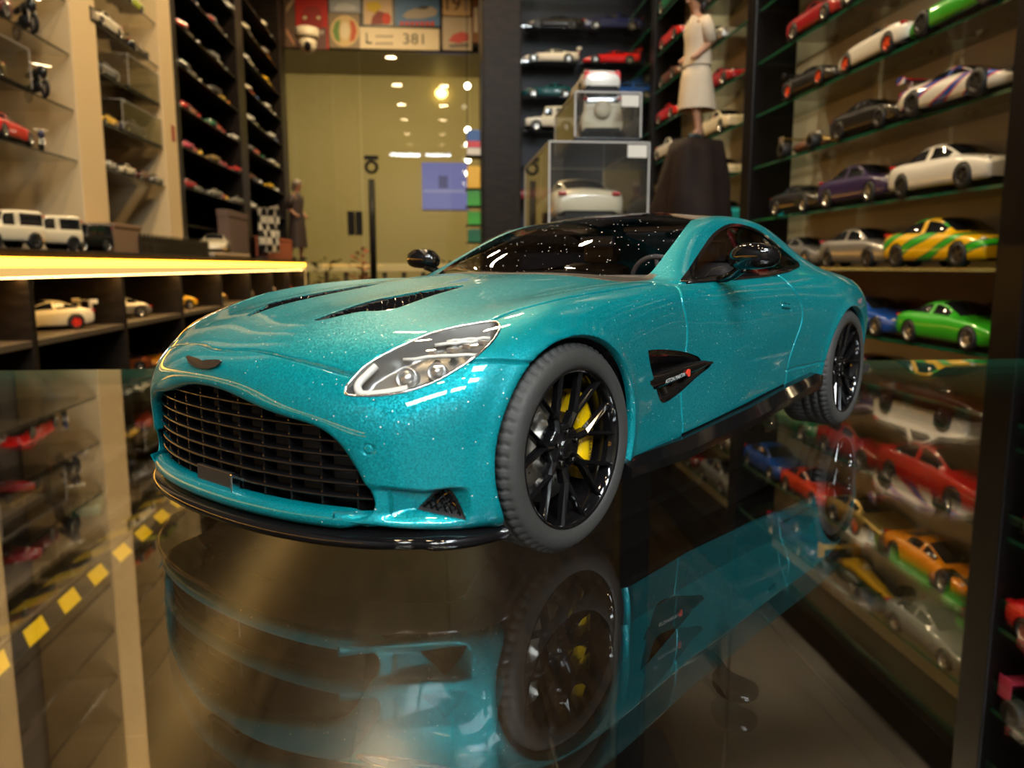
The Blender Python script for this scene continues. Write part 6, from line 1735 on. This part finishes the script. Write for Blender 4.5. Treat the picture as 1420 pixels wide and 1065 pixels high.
# upright row of small glowing balls beside the window, goods on the column
p0 = at(648, 110, Y=6.6); p1 = at(648, 250, Y=6.6)
ls = empty('glow_dots', (p0.x, 6.6, p1.z)); tag(ls, 'upright row of small round glowing dots beside the dark column', 'glowing dots')
mb = MB(); mb.tube([(0, 0, -.05), (0, 0, CEIL - p1.z - .01)], .004, 6); mb.build('cable', BLACKW, ls)
GLOW_DOT = emit_mat('glow_dot', (1, .90, .62), 9)
for py in (120, 181, 201, 222, 241):
    q = at(648, py, Y=6.6); mb = MB(); mb.sm = True; mb.ball((0, -.02, q.z - p1.z), .024, 12, 8); mb.build('glow_dot', GLOW_DOT, ls)
RKX = cx0
rk = empty('goods_rack', (RKX, EY + .02, 0)); tag(rk, 'narrow rack of small ledges on the side of the dark column', 'rack')
mb = MB(); mb.box((-.006, -.02, .85), (0, .10, 1.75)); mb.build('back_strip', BLACKW, rk)
GOOD = [(230, 181, 'cyan', 'small carton with blue, white and red bands high on the column rack'), (262, 231, 'yellow', 'yellow carton on the column rack'), (286, 264, 'green', 'bright green carton under the yellow one on the column rack'), (312, 294, 'green', 'bright green carton on the second lowest column ledge'), (336, 318, 'emerald', 'dark green carton on the lowest column ledge')]
for yb_, yt_, c, lb in GOOD:
    zb_ = at(660, yb_ if c != 'cyan' else 216, Y=EY + .03).z; zt_ = at(660, yt_, Y=EY + .03).z
    mb = MB(); mb.box((-.075, -.02, zb_ - .004), (-.006, .10, zb_)); mb.build('ledge', BLACKW, rk)
    o = empty('carton', (RKX - .04, EY + .06, zb_ + .0003)); tag(o, lb, 'carton')
    mb = MB(); mb.bev((-.028, -.05, 0), (.028, .05, zt_ - zb_), .003); mb.build('body', paint(c) if c != 'cyan' else mat('carton blue', (.06, .16, .5), .5), o)
    if c == 'cyan':
        h = zt_ - zb_; mb = MB(); mb.box((-.0285, -.0505, h * .30), (.0285, .0505, h * .55)); mb.build('band', paint('red'), o); mb = MB(); mb.box((-.0285, -.0505, .0), (.0285, .0505, h * .28)); mb.build('band', paint('white'), o)
# ------------------------------------------------------------------ passage: planter, railing, glowing stand-ins for window reflections
q0, q1 = at(586, 290, Y=HY - .03), at(650, 226, Y=HY - .03)
sn = empty('screen_reflection', ((q0.x + q1.x) / 2, HY, q0.z)); tag(sn, 'pale violet glowing panel standing in for a reflection in the shop window', 'mirrored screen')  # glowing panel painting a reflection in the window glass
w, h = q1.x - q0.x, q1.z - q0.z
mb = MB(); mb.box((-w / 2, -.03, 0), (w / 2, -.002, h)); mb.build('panel', emit_mat('screen violet', (.22, .22, .48), .8), sn)
mb = MB(); mb.box((-w * .15, -.034, h * .45), (w * .05, -.031, h * .72)); mb.build('image', emit_mat('screen dark', (.16, .15, .30), .6), sn)
mb = MB(); mb.box((-w * .48, -.034, h * .36), (w * .46, -.031, h * .42)); mb.build('image', emit_mat('screen pale', (.34, .33, .52), .8), sn)
p = at(612, 130, Y=HY - .02)
mb = MB(); mb.sm = True; mb.ball((p.x, HY - .05, p.z), (.07, .045, .06)); tag(mb.build('lamp_reflection', emit_mat('lamp reflection', (1, .72, .22), 6)), 'glowing ball standing in for a room lamp reflected in the shop window', 'lamp reflection')  # glowing ball painting a room lamp's reflection in the window glass
rl = empty('railing', (0, 8.9, 0)); tag(rl, 'pale low railing along the passage beyond the shop window', 'railing')
zr_ = at(540, 366, Y=8.9).z
mb = MB(); mb.bev((-1.9, -.05, zr_ - .09), (1.2, .05, zr_), .01); mb.build('hand_rail', mat('pale stone', (.6, .5, .32), .5), rl)
for k in range(15):
    mb = MB(); mb.bev((-1.85 + k * .21, -.02, 0), (-1.80 + k * .21, .02, zr_ - .09), .005); mb.build('baluster', mat('dark iron', (.06, .05, .035), .5), rl)
random.seed(11)
for px, py, c, lb in ((452, 362, (.10, .09, .02), 'low leafy planter behind the window at the counter end'), (503, 350, (.42, .06, .03), 'red leaved plant in the passage beside the door handle'), (628, 364, (.07, .08, .02), 'dark leafy planter in the passage by the far door mirror')):
    b0 = at(px, 385, Y=8.4); tz = at(px, py, Y=8.4).z
    o = empty('potted_plant', (b0.x, 8.4, 0)); tag(o, lb, 'plant')
    mb = MB(); mb.sm = True; mb.lathe([(.0, 0), (.10, 0), (.14, .5), (.12, .5), (.11, .44), (0, .44)], 18); mb.build('pot', mat('pot', (.10, .07, .04), .5), o)
    mb = MB()
    for k in range(60):
        a = random.uniform(0, 2 * PI); r = random.uniform(.02, .10); z_ = random.uniform(.45, max(.5, tz)); L = random.uniform(.08, .13)
        d = Vector((math.cos(a), math.sin(a), random.uniform(.2, 1.2))).normalized(); s = d.cross(Vector((0, 0, 1))).normalized() * .022
        c0 = Vector((r * math.cos(a), r * math.sin(a), z_)); m_ = c0 + d * L * .5; t_ = c0 + d * L + Vector((0, 0, -.03))
        mb.add([c0, m_ + s, t_, m_ - s], [(0, 1, 2), (0, 2, 3)])
    f_ = mb.build('leaves', mat('leaf ' + lb[:8], c, .5), o); f_['kind'] = 'stuff'
    mb = MB(); mb.tube([(0, 0, .44), (0, 0, max(.6, tz * .9))], .012, 6); mb.build('stem', mat('stem', (.08, .05, .02), .6), o)
# cyan label card
p = at(1083, 262, X=.835)
o = empty('label_card', (.835, p.y, shelf_z(RSH, p.z - .02) + .0003)); tag(o, 'bright cyan card standing on the shelf beside the black post', 'card')
mb = MB(); mb.bev((-.001, -.02, 0), (.001, .02, .05), .0004); mb.build('card', mat('cyan card', (.0, .45, .55), .5), o)
mb = MB(); mb.bev((-.006, -.02, 0), (.006, .02, .003), .001); mb.build('foot', mat('cyan card', (.0, .45, .55), .5), o)
